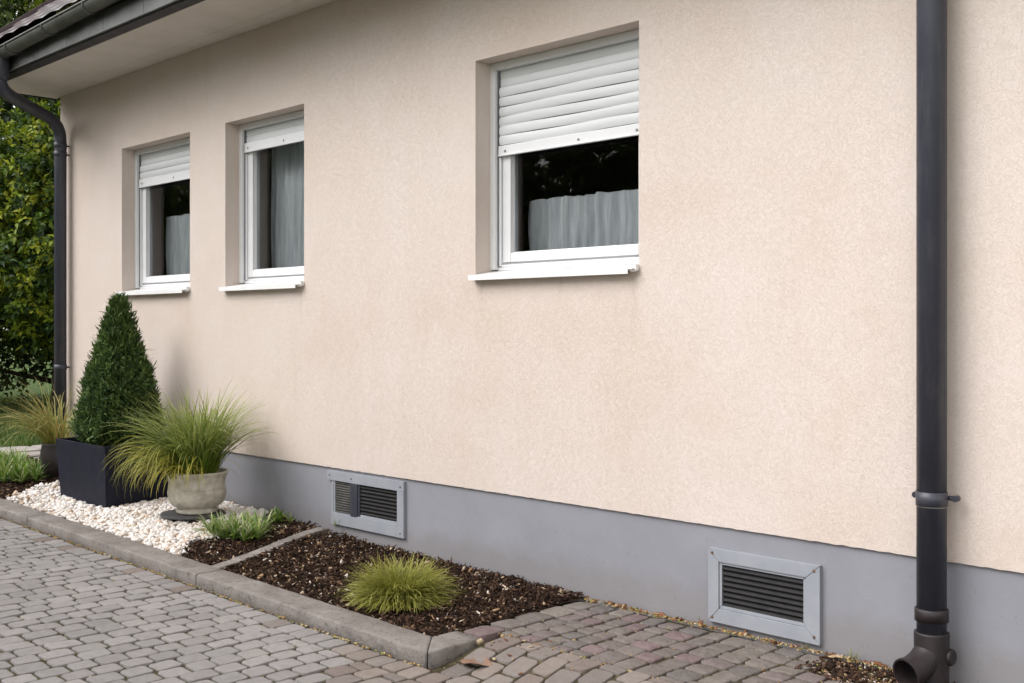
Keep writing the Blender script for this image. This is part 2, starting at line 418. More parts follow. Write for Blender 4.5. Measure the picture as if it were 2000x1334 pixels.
# cobbles along the wall, right of the bed
cc = []
x = -3.875; k = 0
yb = lambda x: -.765 - .018*(x+3.6)
while x < 1.2:
    w = (.155 if k == 0 else .112 + rng.normal(0, .008)); y = -.035 - rng.random()*.02
    lo = -.87 if k == 0 else yb(x)
    while y > lo + .04:
        L = .112 + rng.normal(0, .012) if k else .17 + rng.normal(0, .02)
        if y - L < lo + .05: L = y - lo
        yy = y - L/2
        muddy = x > -2.46 and yy > -.30 - .12*(x+2.4)      # bare soil beside the downpipe
        if not muddy:
            cc.append((x + w/2 + rng.normal(0, .004), yy, w/2 - .006, L/2 - .006, rng.normal(0, .035)))
        y -= L
    x += w; k += 1
tag(stones(cc, lambda x, y: 0.0 + .0*x, 'paving', COBBLE,
    [(.17,.147,.135), (.19,.165,.15), (.16,.144,.136), (.185,.152,.145), (.20,.176,.157), (.195,.145,.145)],
    dome=.003, rag=.06, edge=.08, tilt=.035, pw=7.0), kind='structure')

# ------------------------------------------------------------------ kerb
KY0, KY1 = -1.198, -1.022
prof = [(KY0, -.14), (KY0, -.012), (KY0+.002, -.005), (KY0+.008, -.001), (KY0+.02, 0), (KY1-.01, .0005), (KY1-.002, -.004), (KY1, -.014), (KY1, -.14)]
kb = MB()
joints = [-13.9, -10.49, -8.09, -5.70, -3.72]
def kerb_run(xa, xb, mit=False):
    n = max(2, int((xb - xa) / .02)); rows = []
    for i in range(n+1):
        x = xa + (xb-xa)*i/n; row = []
        for (y, z) in prof:
            xx = x
            if mit and i == n: xx = -3.712 - (y - KY0) * 1.0 - .002
            elif mit: xx = min(x, -3.712 - (y - KY0) - .018*(n-i))
            j = noise.noise(Vector((xx*9, y*9, z*9))) * .0025 + noise.noise(Vector((xx*31, y*9, z*9))) * .0018
            row.append(kb.bm.verts.new((xx, y + j*(1 if z < -.001 else .3), z + kz(xx) + (j if z > -.1 else 0))))
        rows.append(row)
    for a, c in zip(rows, rows[1:]):
        for q in range(len(prof)):
            f = kb.bm.faces.new((a[q], a[(q+1) % len(prof)], c[(q+1) % len(prof)], c[q])); f.smooth = True
    kb.bm.faces.new(rows[0][::-1]); kb.bm.faces.new(rows[-1])
for i, (a, c) in enumerate(zip(joints, joints[1:])):
    kerb_run(a + .004, c - .004, mit=(i == len(joints)-2))
# short return piece with the mitred corner
rows = []
n = 4
for i in range(n+1):
    row = []
    for (y, z) in prof:
        off = y - KY0                        # 0 outer .. .176 inner
        xx = -3.712 - off + .003
        y0 = KY0 + off + .001; y1 = -.885
        yy = y0 + (y1 - y0) * i/n
        row.append(kb.bm.verts.new((xx + noise.noise(Vector((yy*9, z*30, 2)))*.003, yy, z)))
    rows.append(row)
for a, c in zip(rows, rows[1:]):
    for q in range(len(prof)):
        kb.bm.faces.new((a[q], a[(q+1) % len(prof)], c[(q+1) % len(prof)], c[q])).smooth = True
kb.bm.faces.new(rows[0][::-1]); kb.bm.faces.new(rows[-1])
tag(kb.build('kerb', CRETE), kind='structure')

# narrow skewed rows of edging stones across the bed
def edging(name, xa, ya, xb, yb_, w, n, zoff):
    m = MB(); d = Vector((xb-xa, yb_-ya, 0)); L = d.length; d.normalize(); p = Vector((-d.y, d.x, 0))
    for i in range(n):
        s0, s1 = L*i/n + .003, L*(i+1)/n - .003; sh = random.uniform(-.004, .004)
        pts = []
        for zz in (-.08, 0):
            for s_, o_ in ((s0, -w/2), (s1, -w/2), (s1, w/2), (s0, w/2)):
                q = Vector((xa, ya, 0)) + d*s_ + p*(o_ + sh)
                pts.append((q.x, q.y, kz(q.x) + zz + zoff * sstep(-1.0, -.1, q.y) + random.uniform(-.002, .002)))
        m.hexa(pts, bev=.007, seg=2)
    return tag(m.build(name, CRETE), kind='structure')
edging('bed_edging', -5.80, -1.03, -6.16, -.02, .085, 6, .05)
edging('bed_edging', -8.93, -1.03, -9.42, -.02, .075, 5, .06)
edging('bed_edging', -11.05, -1.03, -11.35, .3, .10, 5, .03)

# ------------------------------------------------------------------ bed fillings
def in_gravel(x, y):
    r = -6.27 - (y + 1.06) * .50 + .05*math.sin(y*17)       # right border
    l = -9.02 - (y + 1.02) * .48
    return l < x < r
def bed_sheet(name, xa, xb, inside, m, jit, zoff=0):
    return sheet(name, xa, xb, KY1, -.0, lambda x, y: bed_z(x, y) + zoff + .012*noise.noise(Vector((x*6, y*6, 0))), m, .04, .04, 'structure', jit)
bed_sheet('bed_soil', -11.2, -3.862, None, MULCHB, .003, -.012)

def ico(sub):
    bm = bmesh.new(); bmesh.ops.create_icosphere(bm, subdivisions=sub, radius=1)
    V = np.array([v.co[:] for v in bm.verts]); F = np.array([[v.index for v in f.verts] for f in bm.faces]); bm.free(); return V, F
def rand_rot(n):
    q = rng.normal(size=(n, 4)); q /= np.linalg.norm(q, axis=1)[:, None]
    w, x, y, z = q.T
    return np.stack([1-2*(y*y+z*z), 2*(x*y-z*w), 2*(x*z+y*w), 2*(x*y+z*w), 1-2*(x*x+z*z), 2*(y*z-x*w), 2*(x*z-y*w), 2*(y*z+x*w), 1-2*(x*x+y*y)], 1).reshape(n, 3, 3)
def flat_rot(n, tilt=.35):
    a = rng.random(n)*2*np.pi; tx, ty = rng.normal(0, tilt, n), rng.normal(0, tilt, n)
    Rz = np.zeros((n,3,3)); Rz[:,0,0]=np.cos(a); Rz[:,0,1]=-np.sin(a); Rz[:,1,0]=np.sin(a); Rz[:,1,1]=np.cos(a); Rz[:,2,2]=1
    Rx = np.zeros((n,3,3)); Rx[:,0,0]=1; Rx[:,1,1]=np.cos(tx); Rx[:,1,2]=-np.sin(tx); Rx[:,2,1]=np.sin(tx); Rx[:,2,2]=np.cos(tx)
    Ry = np.zeros((n,3,3)); Ry[:,1,1]=1; Ry[:,0,0]=np.cos(ty); Ry[:,0,2]=np.sin(ty); Ry[:,2,0]=-np.sin(ty); Ry[:,2,2]=np.cos(ty)
    return Rx @ Ry @ Rz
def scatter(name, P, S, Rm, cols, material, sub=2, variants=8, rough=.14, smooth=True, kind='stuff', label=None, cat=None):
    V0, F0 = ico(sub); vv = []
    for q in range(variants):
        off = rng.normal(size=3)*5
        d = np.array([noise.noise(Vector((*(v*1.3 + off),))) for v in V0])
        vv.append(V0 * (1 + rough*2*d)[:, None])
    vv = np.array(vv); n = len(P); pick = rng.integers(variants, size=n)
    X = vv[pick] * S[:, None, :]; X = np.einsum('nij,nkj->nki', Rm, X) + P[:, None, :]
    F = (F0[None] + (np.arange(n)*len(V0))[:, None, None]).reshape(-1, 3)
    me = np_mesh(name, X.reshape(-1, 3), F, np.repeat(cols, len(V0), 0))
    o = mesh_obj(name, me, material, smooth=smooth)
    return tag(o, label, cat, kind=kind)

# white gravel
def on_box(x, y): return -8.62 < x < -7.86 and -.74 < y < -.1
def on_slab(x, y): return (x+7.05)**2 + (y+.45)**2 < .19**2
P = []
while len(P) < 6200:
    x, y = rng.uniform(-9.6, -5.6), rng.uniform(-1.01, -.015)
    if not in_gravel(x + rng.normal(0, .035), y) or on_box(x, y) or on_slab(x, y): continue
    if x < -8.6 and rng.random() < .55: continue
    P.append((x, y, bed_z(x, y) + rng.uniform(-.006, .018)))
P = np.array(P); n = len(P)
s = rng.lognormal(math.log(.0125), .25, n); S = np.stack([s*rng.uniform(.9, 1.45, n), s, s*rng.uniform(.6, .95, n)], 1)
pal = np.array([(.74,.69,.65), (.78,.75,.72), (.68,.60,.53), (.76,.71,.68), (.73,.67,.62), (.78,.75,.73), (.74,.70,.67), (.55,.42,.32), (.80,.78,.77), (.66,.62,.58)])
scatter('white_gravel', P, S, flat_rot(n, .5), pal[rng.integers(len(pal), size=n)] * rng.uniform(.88, 1.04, (n, 1)), PEBBLE)
sheetg = []
# pale layer of small stones below so no soil shows between the pebbles
P = []
while len(P) < 3600:
    x, y = rng.uniform(-9.5, -5.7), rng.uniform(-1.01, -.015)
    if not in_gravel(x, y): continue
    P.append((x, y, bed_z(x, y) - .010))
P = np.array(P); n = len(P); s = rng.uniform(.013, .020, n)
scatter('gravel_underlayer', P, np.stack([s*1.2, s, s*.6], 1), flat_rot(n, .2), np.array([(.48,.39,.30)]) * rng.uniform(.8, 1.1, (n, 1)), PEBBLE, sub=1)

# bark mulch
P = []
def mulch_ok(x, y):
    if y > -.01 or y < -1.015: return False
    e1 = -5.80 - (y+1.03)*.356; e3 = -11.05 - (y+1.03)*.25
    if abs(x - e1) < .045: return False
    if x > -3.868 or x < e3 + .05: return False
    if in_gravel(x, y): return rng.random() < .012
    e0 = -8.93 - (y+1.03)*.485
    if abs(x - e0) < .045: return False
    return True
while len(P) < 26000:
    x = rng.uniform(-6.9, -3.865) if rng.random() < .82 else rng.uniform(-11.2, -8.8)
    y = rng.uniform(-1.015, -.01)
    if mulch_ok(x, y): P.append((x, y, bed_z(x, y) + .012*noise.noise(Vector((x*6, y*6, 0))) + abs(rng.normal(0, .008)) - .004))
P = np.array(P); n = len(P)
ln = np.minimum(.026, rng.lognormal(math.log(.0095), .48, n)); S = np.stack([ln, ln*rng.uniform(.25, .6, n), ln*rng.uniform(.08, .22, n)], 1)
dk = np.array([(.026,.014,.009), (.040,.021,.013), (.058,.032,.021), (.018,.011,.008), (.11,.066,.045), (.044,.025,.017), (.030,.017,.012)])
lt = np.array([(.36,.24,.14), (.48,.38,.28), (.26,.16,.085), (.58,.52,.46), (.40,.30,.2)])
col = dk[rng.integers(len(dk), size=n)]
lite = rng.random(n) < .085; col[lite] = lt[rng.integers(len(lt), size=lite.sum())]
S[lite] *= 1.1
scatter('bark_mulch', P, S, flat_rot(n, .55), col * rng.uniform(.8, 1.25, (n, 1)), CHIP, sub=1, rough=.3, smooth=False)

# soil patch by the downpipe
P = []
while len(P) < 2600:
    x, y = rng.uniform(-2.48, -1.3), rng.uniform(-.42, -.01)
    if y > -.30 - .12*(x+2.4): P.append((x, y, -.006 + abs(rng.normal(0, .006))))
P = np.array(P); n = len(P); ln = rng.lognormal(math.log(.008), .4, n)
col = dk[rng.integers(len(dk), size=n)] * 1.5; lite = rng.random(n) < .1; col[lite] = lt[rng.integers(len(lt), size=lite.sum())]
scatter('soil_crumbs', P, np.stack([ln, ln*.6, ln*.35], 1), flat_rot(n, .5), col, CHIP, sub=1, rough=.3, smooth=False)

# golden crumbs and dry bits swept along the kerb and the foot of the wall
P = []; big = []
for _ in range(900):
    x = rng.uniform(-11.5, -3.72); y = KY0 - abs(rng.normal(0, .010)) - .003; P.append((x, y, driveway_z(x, y) + .001))
for _ in range(650):
    x = rng.uniform(-3.86, -2.1); y = -.012 - abs(rng.normal(0, .018)); P.append((x, y, .002 + rng.random()*.008))
for _ in range(420):
    x = rng.uniform(-3.75, -1.3); y = yb(x) + rng.normal(0, .014); P.append((x, y, -.006))
for _ in range(1500):
    x = rng.uniform(-8, -1.5); y = rng.uniform(-3.6, -.8)
    if x < -3.9: y = min(y, -1.25)
    P.append((x, y, driveway_z(x, y) - .007))
for _ in range(350):
    x = rng.uniform(-3.8, -1.5); y = rng.uniform(-.78, -.02); P.append((x, y, -.004))
P = np.array(P); n = len(P); ln = rng.lognormal(math.log(.0040), .35, n)
gp = np.array([(.45,.30,.11), (.38,.25,.09), (.50,.40,.22), (.30,.17,.07), (.42,.36,.26), (.33,.30,.08)])
scatter('fallen_crumbs', P, np.stack([ln*1.3, ln, ln*.7], 1), flat_rot(n, .4), gp[rng.integers(len(gp), size=n)] * rng.uniform(.7, 1.15, (n, 1)), CHIP, sub=1, rough=.25)
P = []
for _ in range(170):
    x = rng.uniform(-3.86, -2.05); y = -.016 - abs(rng.normal(0, .014)); P.append((x, y, .008 + rng.random()*.008))
for _ in range(26):
    x = rng.uniform(-3.75, -3.3); y = rng.uniform(-1.1, -.7); P.append((x, y, driveway_z(x, y) + .003))
P = np.array(P); n = len(P); ln = rng.lognormal(math.log(.0085), .35, n)
op = np.array([(.26,.12,.06), (.22,.10,.055), (.34,.21,.11), (.14,.065,.04), (.42,.33,.22)])
scatter('dry_leaf_bits', P, np.stack([ln*1.4, ln*.6, ln*.22], 1), flat_rot(n, .5), op[rng.integers(len(op), size=n)] * rng.uniform(.7, 1.2, (n, 1)), CHIP, sub=1, rough=.4, smooth=False)

# ------------------------------------------------------------------ the house
house = empty('house', (-6, 0, 0))
tag(house, 'beige rough-rendered house with grey plinth and overhanging eaves', 'house')
WX0, WX1, WZ0, WZ1, WT = -10.402, 3.2, .477, 3.525, .36
OPEN = [(-9.143, -7.977), (-7.449, -6.421), (-4.710, -3.521)]
OZ0, OZ1 = 1.690, 2.905

w = MB()
xl = sorted({WX0, WX1, *[x for o_ in OPEN for x in o_]})
zl = [WZ0, OZ0, OZ1, WZ1]
def is_open(xa, xb, za, zb): return za == OZ0 and any(abs(o_[0]-xa) < 1e-6 for o_ in OPEN)
for xa, xb in zip(xl, xl[1:]):
    for za, zb in zip(zl, zl[1:]):
        if is_open(xa, xb, za, zb): continue
        for yy in (0, WT):
            w.poly([(xa, yy, za), (xb, yy, za), (xb, yy, zb), (xa, yy, zb)])
for (xa, xb) in OPEN:     # reveals
    w.poly([(xa, 0, OZ0), (xa, WT, OZ0), (xa, WT, OZ1), (xa, 0, OZ1)])
    w.poly([(xb, 0, OZ0), (xb, WT, OZ0), (xb, WT, OZ1), (xb, 0, OZ1)])
    w.poly([(xa, 0, OZ1), (xb, 0, OZ1), (xb, WT, OZ1), (xa, WT, OZ1)])
    w.poly([(xa, 0, OZ0), (xb, 0, OZ0), (xb, WT, OZ0), (xa, WT, OZ0)])
# ragged bottom edge of the render, hanging 4 mm lower in places
nb = 900; zb_ = [WZ0 + .0005 + .0035*noise.noise(Vector((i*.37, 0, 0))) - .004 for i in range(nb+1)]
for i in range(nb):
    xa, xb = WX0 + (WX1-WX0)*i/nb, WX0 + (WX1-WX0)*(i+1)/nb
    w.poly([(xa, 0, zb_[i]), (xb, 0, zb_[i+1]), (xb, 0, WZ0), (xa, 0, WZ0)])
    w.poly([(xa, 0, zb_[i]), (xb, 0, zb_[i+1]), (xb, .03, zb_[i+1]), (xa, .03, zb_[i])])
# gable, back and far side
HY1 = 8.0
w.poly([(WX0, 0, WZ0), (WX0, HY1, WZ0), (WX0, HY1, WZ1), (WX0, 0, WZ1)])
w.poly([(WX1, 0, WZ0), (WX1, HY1, WZ0), (WX1, HY1, WZ1), (WX1, 0, WZ1)])
w.poly([(WX0, HY1, WZ0), (WX1, HY1, WZ0), (WX1, HY1, WZ1), (WX0, HY1, WZ1)])
PITCH = math.tan(R(39)); RZ = 4.42
ridge_y = HY1/2; ridge_z = RZ + PITCH*ridge_y
for xx in (WX0, WX1):
    w.poly([(xx, 0, WZ1), (xx, HY1, WZ1), (xx, HY1, RZ-.1), (xx, ridge_y, ridge_z-.1), (xx, 0, RZ-.1)])
bmesh.ops.remove_doubles(w.bm, verts=w.bm.verts, dist=1e-5)
wallo = w.build('wall', STUCCO, house)
# inside of the rooms
rm = MB()
rm.box((WX0+.3, WT+.002, .52), (WX1-.3, 3.6, 3.35))
for f in list(rm.bm.faces):
    if all(abs(v.co.y - (WT+.002)) < 1e-4 for v in f.verts): rm.bm.faces.remove(f)
for xx in (-7.7, -5.6): rm.box((xx-.05, WT+.02, .53), (xx+.05, 3.55, 3.34))
rm.build('room', ROOM, house, recalc=False)

pl = MB()
pl.box((WX0+.012, .014, -.25), (WX1-.012, HY1-.014, WZ0-.004)); plo = pl.build('plinth', PLINTH, house)

# soffit boards
SY = -.61
s_ = MB(); bands = [(0.0, -.155), (-.158, SY)]
for (ya, yb2) in bands:
    xx = -10.50
    while xx < 4.0:
        s_.box((xx+.0008, yb2, WZ1), (xx+.2992, ya - (.0 if ya else -.0), WZ1+.012), bev=.0012, seg=1); xx += .30
s_.box((-10.50, 0.001, WZ1+.0125), (4.0, .02, WZ1+.03)); s_.box((-10.49, SY, WZ1+.013), (4.0, 0, WZ1+.02))
s_.build('soffit', SOFFIT, house)
# end board of the eave box
e = MB(); e.poly([(-10.512, 0, WZ1-.01), (-10.512, -.76, WZ1-.01), (-10.512, -.76, 3.74), (-10.512, 0, 4.36)]); e.poly([(-10.50, 0, WZ1-.01), (-10.50, -.76, WZ1-.01), (-10.50, -.76, 3.74), (-10.50, 0, 4.36)])
e.poly([(-10.512, 0, WZ1-.01), (-10.512, -.76, WZ1-.01), (-10.50, -.76, WZ1-.01), (-10.50, 0, WZ1-.01)]); e.build('bargeboard', DARKTRIM, house)
# dark strip and fascia sheet with overlapping joints
f_ = MB(); f_.box((-10.50, -.70, 3.527), (4.0, SY, 3.56), bev=.003); f_.build('eave_trim', DARKTRIM, house)
f_ = MB(); xx = -10.5; k = 0
while xx < 4.0:
    d = .0025 * (k % 2); f_.box((xx, -.708-d, 3.548), (xx+.325, -.7005, 3.70), bev=.0015, seg=1); xx += .318; k += 1
f_.box((-10.5, -.724, 3.540), (4.0, -.7005, 3.5475), bev=.002)
f_.build('fascia', FASCIA, house)

# roof of pantiles
rf = MB()
def roof_side(sgn):
    nx, ny = int(14.9/.034), 22
    X = [-10.62 + 14.9*i/nx for i in range(nx+1)]
    prev = None
    for j in range(ny):
        for top in (0, 1):
            s0 = (j + top) / ny * (ridge_y + .80); y = -.80 + s0; z = RZ + PITCH*y + (.028 if not top else 0.0)
            row = [rf.bm.verts.new((x, y if sgn > 0 else HY1 - y, z + .014*abs(math.sin((x+10.62)*math.pi/.30)))) for x in X]
            if prev is not None:
                for a in range(nx): rf.bm.faces.new((prev[a], prev[a+1], row[a+1], row[a])).smooth = (top == 1)
            prev = row
roof_side(1); roof_side(-1)
for x0 in (-10.64, 4.27):
    for sg in (1, -1):
        pts = []
        for yy, dz in ((-.82, -.10), (-.82, .07), (ridge_y, .07), (ridge_y, -.10)):
            y = yy if sg > 0 else HY1 - yy; pts.append((y, RZ + PITCH*yy + dz))
        rf.bm.faces.new([rf.bm.verts.new((x0, y, z)) for y, z in pts]); rf.bm.faces.new([rf.bm.verts.new((x0+.02, y, z)) for y, z in pts])
        rf.bm.faces.new([rf.bm.verts.new(p) for p in ((x0, pts[0][0], pts[0][1]), (x0+.02, pts[0][0], pts[0][1]), (x0+.02, pts[3][0], pts[3][1]), (x0, pts[3][0], pts[3][1]))])
        rf.bm.faces.new([rf.bm.verts.new(p) for p in ((x0, pts[1][0], pts[1][1]), (x0+.02, pts[1][0], pts[1][1]), (x0+.02, pts[2][0], pts[2][1]), (x0, pts[2][0], pts[2][1]))])
rf.build('roof', TILE, house)
e = MB(); e.poly([(-10.6, -.79, 3.72), (4.2, -.79, 3.72), (4.2, 0.0, 4.30), (-10.6, 0.0, 4.30)]); e.build('roof_underlay', DARKTRIM, house)

# gutter, half round, hung with a fall towards the far downpipe
GX0, GX1 = -9.86, 4.1; GR = .066
def gz(x): return 3.688 + .026 * min(2.6, (x - GX0))
gt = MB(); nseg = 12; prev = None
xs_ = [GX0 + (GX1-GX0)*i/60 for i in range(61)]
for x in xs_:
    row = []
    for side in (0, 1):
        rr = GR - .0025*side
        pts = [(-.785 + rr*math.cos(math.pi + math.pi*k/nseg), rr*math.sin(math.pi + math.pi*k/nseg)) for k in range(nseg+1)]
        row += pts if side == 0 else pts[::-1]
    vs_ = [gt.bm.verts.new((x, y, gz(x) + z)) for y, z in row]
    if prev:
        for k in range(len(vs_)): gt.bm.faces.new((prev[k], prev[(k+1) % len(vs_)], vs_[(k+1) % len(vs_)], vs_[k])).smooth = True
    prev = vs_
gt.tube([(x, -.785-GR-.002, gz(x)+.002) for x in xs_], .009, n=10)
a = [gt.bm.verts.new((GX0, -.785 + GR*math.cos(math.pi + math.pi*k/nseg), gz(GX0) + GR*math.sin(math.pi + math.pi*k/nseg))) for k in range(nseg+1)]
gt.bm.faces.new(a)
gutter = gt.build('gutter', ZINC, house)
for k in range(18):
    x = -9.45 + k*.74
    if x > 3.9: break
    br = MB(); br.tube([(x, -.785 + (GR+.005)*math.cos(q), gz(x) + (GR+.005)*math.sin(q)) for q in [math.pi*.97 + math.pi*1.05*i/12 for i in range(13)]], .006, n=6)
    br.build('bracket', ZINC, gutter)

# ------------------------------------------------------------------ windows
def slat_profile(z0, z1, y=.150, d=.009):
    n = 6; return [(y - d*math.sin(math.pi*i/n)**.7, z0 + (z1-z0)*i/n) for i in range(n+1)]
def window(xa, xb, zbar, nslat, label, seed):
    random.seed(seed)
    win = empty('window', ((xa+xb)/2, 0, OZ0), house); win['label'] = label
    # guide rails, head piece
    m = MB(); z0, z1 = 1.722, OZ1-.001
    m.box((xa-.004, .115, z0), (xa+.038, .165, z1), bev=.003); m.box((xb-.038, .115, z0), (xb+.004, .165, z1), bev=.003)
    m.box((xa+.0385, .113, z1-.042), (xb-.0385, .165, z1), bev=.004)
    m.build('guide_rail', WHITE, win)
    m = MB(); m.box((xa+.0385, .135, z0+.02), (xa+.045, .166, z1-.043)); m.build('gap_strip', GAPM, win); m = MB(); m.box((xb-.045, .135, z0+.02), (xb-.0385, .166, z1-.043)); m.build('gap_strip', GAPM, win); m = MB(); m.box((xa+.0455, .142, z0+.02), (xa+.060, .1665, zbar-.004), bev=.002); m.build('inner_rail', WHITE, win); m = MB(); m.box((xb-.060, .142, z0+.02), (xb-.0455, .1665, zbar-.004), bev=.002); m.build('inner_rail', WHITE, win)  # dark grey strips filling the gap beside each guide rail
    # fixed frame
    m = MB()
    m.box((xa+.003, .168, 1.735), (xa+.098, .225, z1), bev=.004); m.box((xb-.098, .168, 1.735), (xb-.003, .225, z1), bev=.004)
    m.box((xa+.0985, .168, 1.735), (xb-.0985, .225, 1.772), bev=.004); m.box((xa+.0985, .168, z1-.06), (xb-.0985, .225, z1), bev=.004)
    m.box((xa+.04, .140, 1.716), (xb-.04, .224, 1.7345), bev=.003)
    m.box((xa+.045, .150, 1.7355), (xb-.045, .1675, 1.752), bev=.004)
    m.build('frame', WHITE, win)
    # sash
    m = MB(); sa, sb, za, zb2 = xa+.066, xb-.066, 1.764, z1-.05
    m.box((sa, .152, za), (sa+.062, .166, zb2), bev=.005); m.box((sb-.062, .152, za), (sb, .166, zb2), bev=.005)
    m.box((sa+.0625, .152, za), (sb-.0625, .166, za+.052), bev=.005)
    ga, gb = sa+.050, sb-.050
    m.box((sa+.030, .1665, za+.01), (ga+.012, .215, zb2-.01), bev=.002); m.box((gb-.012, .1665, za+.01), (sb-.03, .215, zb2-.01), bev=.002)
    m.box((ga+.0125, .1665, za+.01), (gb-.0125, .215, za+.058), bev=.004); m.box((ga+.0125, .1665, zb2-.06), (gb-.0125, .215, zb2-.01), bev=.002)
    m.build('sash', WHITE, win)
    m = MB(); m.poly([(ga, .190, za+.04), (gb, .190, za+.04), (gb, .190, zb2-.04), (ga, .190, zb2-.04)]); m.build('glass', GLASS, win, recalc=False)
    # roller shutter
    sh = MB(); x0, x1 = xa+.054, xb-.054
    tops = [z1-.043]
    zt = z1 - .043
    edges = [(zt - .048, zt), (zt-.094, zt-.0485)]
    z = zt - .097
    for i in range(nslat): edges.append((z - .0535, z - .0005)); z -= .0555
    for j, (a, c) in enumerate(edges):
        nx = 24; rows = []
        for i in range(nx+1):
            x = x0 + (x1-x0)*i/nx; wv = .0022*math.sin(x*7 + j*1.3) * (1 if j > 2 else .2) * (1 if nslat > 4 else .2)
            d = .0055 if j > 1 else .003
            rows.append([sh.bm.verts.new((x, yy - (.006 if j > 1 else 0), zz + wv)) for yy, zz in slat_profile(a, c, .146 if j > 1 else .149, d)])
        for r0, r1 in zip(rows, rows[1:]):
            for k in range(len(r0)-1): sh.bm.faces.new((r0[k], r1[k], r1[k+1], r0[k+1])).smooth = True
    shutter = sh.build('roller_shutter', SHUT, win, recalc=True)
    bk = MB(); bk.box((x0, .1495, z-.002), (x1, .1510, zt)); bk.build('slat_gap_backing', GAPDARK, shutter)  # dark sheet added behind the slats to draw the gap lines
    bar = MB(); bar.box((x0-.002, .130, zbar), (x1+.002, .1455, z-.001), bev=.003); bar.box((x0-.002, .124, zbar), (x1+.002, .1295, zbar+.008), bev=.002)
    bar.build('bottom_bar', WHITE, win)
    for fx in (.05, .57, .94):
        c = (x0 + (x1-x0)*fx, .129, (zbar + z)/2 - .004); m = MB(); m.tube([(c[0], .1305, c[2]), (c[0], .127, c[2]), (c[0], .1262, c[2])], [.0075, .0075, .005], n=12); m.build('screw', STEEL, win)
    # sill: sloping sheet with a folded lip and an end stop
    m = MB()
    m.hexa([(xa+.001, -.048, 1.678), (xb-.006, -.048, 1.678), (xb-.006, .14, 1.700), (xa+.001, .14, 1.700),
            (xa+.001, -.048, 1.684), (xb-.006, -.048, 1.684), (xb-.006, .14, 1.7155), (xa+.001, .14, 1.7155)], bev=.001, seg=1)
    m.box((xa-.006, -.052, 1.657), (xb-.03, -.0485, 1.688), bev=.0015)
    m.box((xa-.006, -.0482, 1.659), (xa+.0005, -.003, 1.688), bev=.002); m.box((xb-.005, -.03, 1.672), (xb+.004, -.003, 1.704), bev=.004)
    m.box((xb-.028, -.036, 1.668), (xb-.0065, -.003, 1.677), bev=.002)
    m.build('sill', SILLM, win)
    return win
window(*OPEN[2], 2.370, 6, 'large window with its roller shutter lowered halfway', 3)
window(*OPEN[1], 2.692, 0, 'middle window with its shutter almost fully raised', 4)
window(*OPEN[0], 2.578, 2, 'far window with a few shutter slats lowered', 5)

def curtain(xa, xb, z0, z1, y, label, amp=.018, scal=0):
    cu = MB(); nx, nz = int((xb-xa)/.007), 6; prev = None
    for i in range(nx+1):
        x = xa + (xb-xa)*i/nx
        yy = y + amp*math.sin(x*62 + 2.2*math.sin(x*9)) + .012*noise.noise(Vector((x*8, 0, 3)))
        top = z1 + scal*math.sin(x*30 + 1.5*math.sin(x*11))
        row = [cu.bm.verts.new((x + .004*math.sin(j*.7+x*5), yy*(1) + .006*math.sin(j + x*20), z0 + (top-z0)*j/nz)) for j in range(nz+1)]
        if prev:
            for k in range(nz): cu.bm.faces.new((prev[k], row[k], row[k+1], prev[k+1])).smooth = True
        prev = row
    o = tag(cu.build('curtain', CURT), label, 'curtain', 'net curtains inside the windows')
    rod = MB(); rod.tube([(xa-.08, y+.034, z1-.018), (xb+.08, y+.034, z1-.018)], .005, n=10); rod.build('curtain_rod', STEEL, o)
    return o
curtain(-4.66, -3.60, 1.74, 2.135, .37, 'pleated half curtain behind the large window with the half-lowered shutter', scal=.005)
curtain(-7.42, -6.40, 1.74, 2.86, .37, 'full-height grey curtain behind the middle window', .010)
curtain(-9.08, -8.00, 1.74, 2.345, .37, 'short grey curtain behind the far window beside the conifer', .010, .003)

# ------------------------------------------------------------------ cellar vents
def slats(m, xa, xb, za, zb2, n, y=.045, th=.004, drop=.02, d=.03):
    p = (zb2-za)/n
    for i in range(n):
        z = zb2 - p*(i+.15)
        m.hexa([(xa, y-d, z-drop-.004), (xb, y-d, z-drop-.004), (xb, y, z-.004), (xa, y, z-.004), (xa, y-d, z-drop), (xb, y-d, z-drop), (xb, y, z), (xa, y, z)], bev=.001, seg=1)
def mitred(m, xo, xi, zo, zi, y0, y1, z_xi2=None):
    (a, d), (b_, c) = xo, xi; (e, h_), (f2, g2) = zo, zi
    def q(p): 
        m.hexa([(p[0][0], y0, p[0][1]), (p[1][0], y0, p[1][1]), (p[1][0], y1, p[1][1]), (p[0][0], y1, p[0][1]),
                (p[3][0], y0, p[3][1]), (p[2][0], y0, p[2][1]), (p[2][0], y1, p[2][1]), (p[3][0], y1, p[3][1])], bev=.002, seg=2)
    g_ = .0012
    q([(a, e), (d, e), (c-g_, f2), (b_+g_, f2)]); q([(b_+g_, g2), (c-g_, g2), (d, h_), (a, h_)])
    q([(a, e+g_*1.5), (b_, f2+g_), (b_, g2-g_), (a, h_-g_*1.5)]); q([(c, f2+g_), (d, e+g_*1.5), (d, h_-g_*1.5), (c, g2-g_)])
v2 = empty('vent', (-2.81, 0, .2), house); v2['label'] = 'near cellar vent with a mitred grey frame and dark slats'
m = MB(); mitred(m, (-3.103, -2.523), (-3.045, -2.590), (.030, .372), (.095, .312), -.008, .0135)
m.build('frame', GREYV, v2)
m = MB(); mitred(m, (-3.044, -2.591), (-3.030, -2.606), (.096, .311), (.112, .300), -.002, .0135); m.build('inner_frame', GREYV, v2)
m = MB(); slats(m, -3.030, -2.606, .108, .302, 8, y=.012, d=.013, drop=.016); m.box((-3.03, .0125, .11), (-2.606, .0132, .30)); m.build('louvre', LOUV, v2)
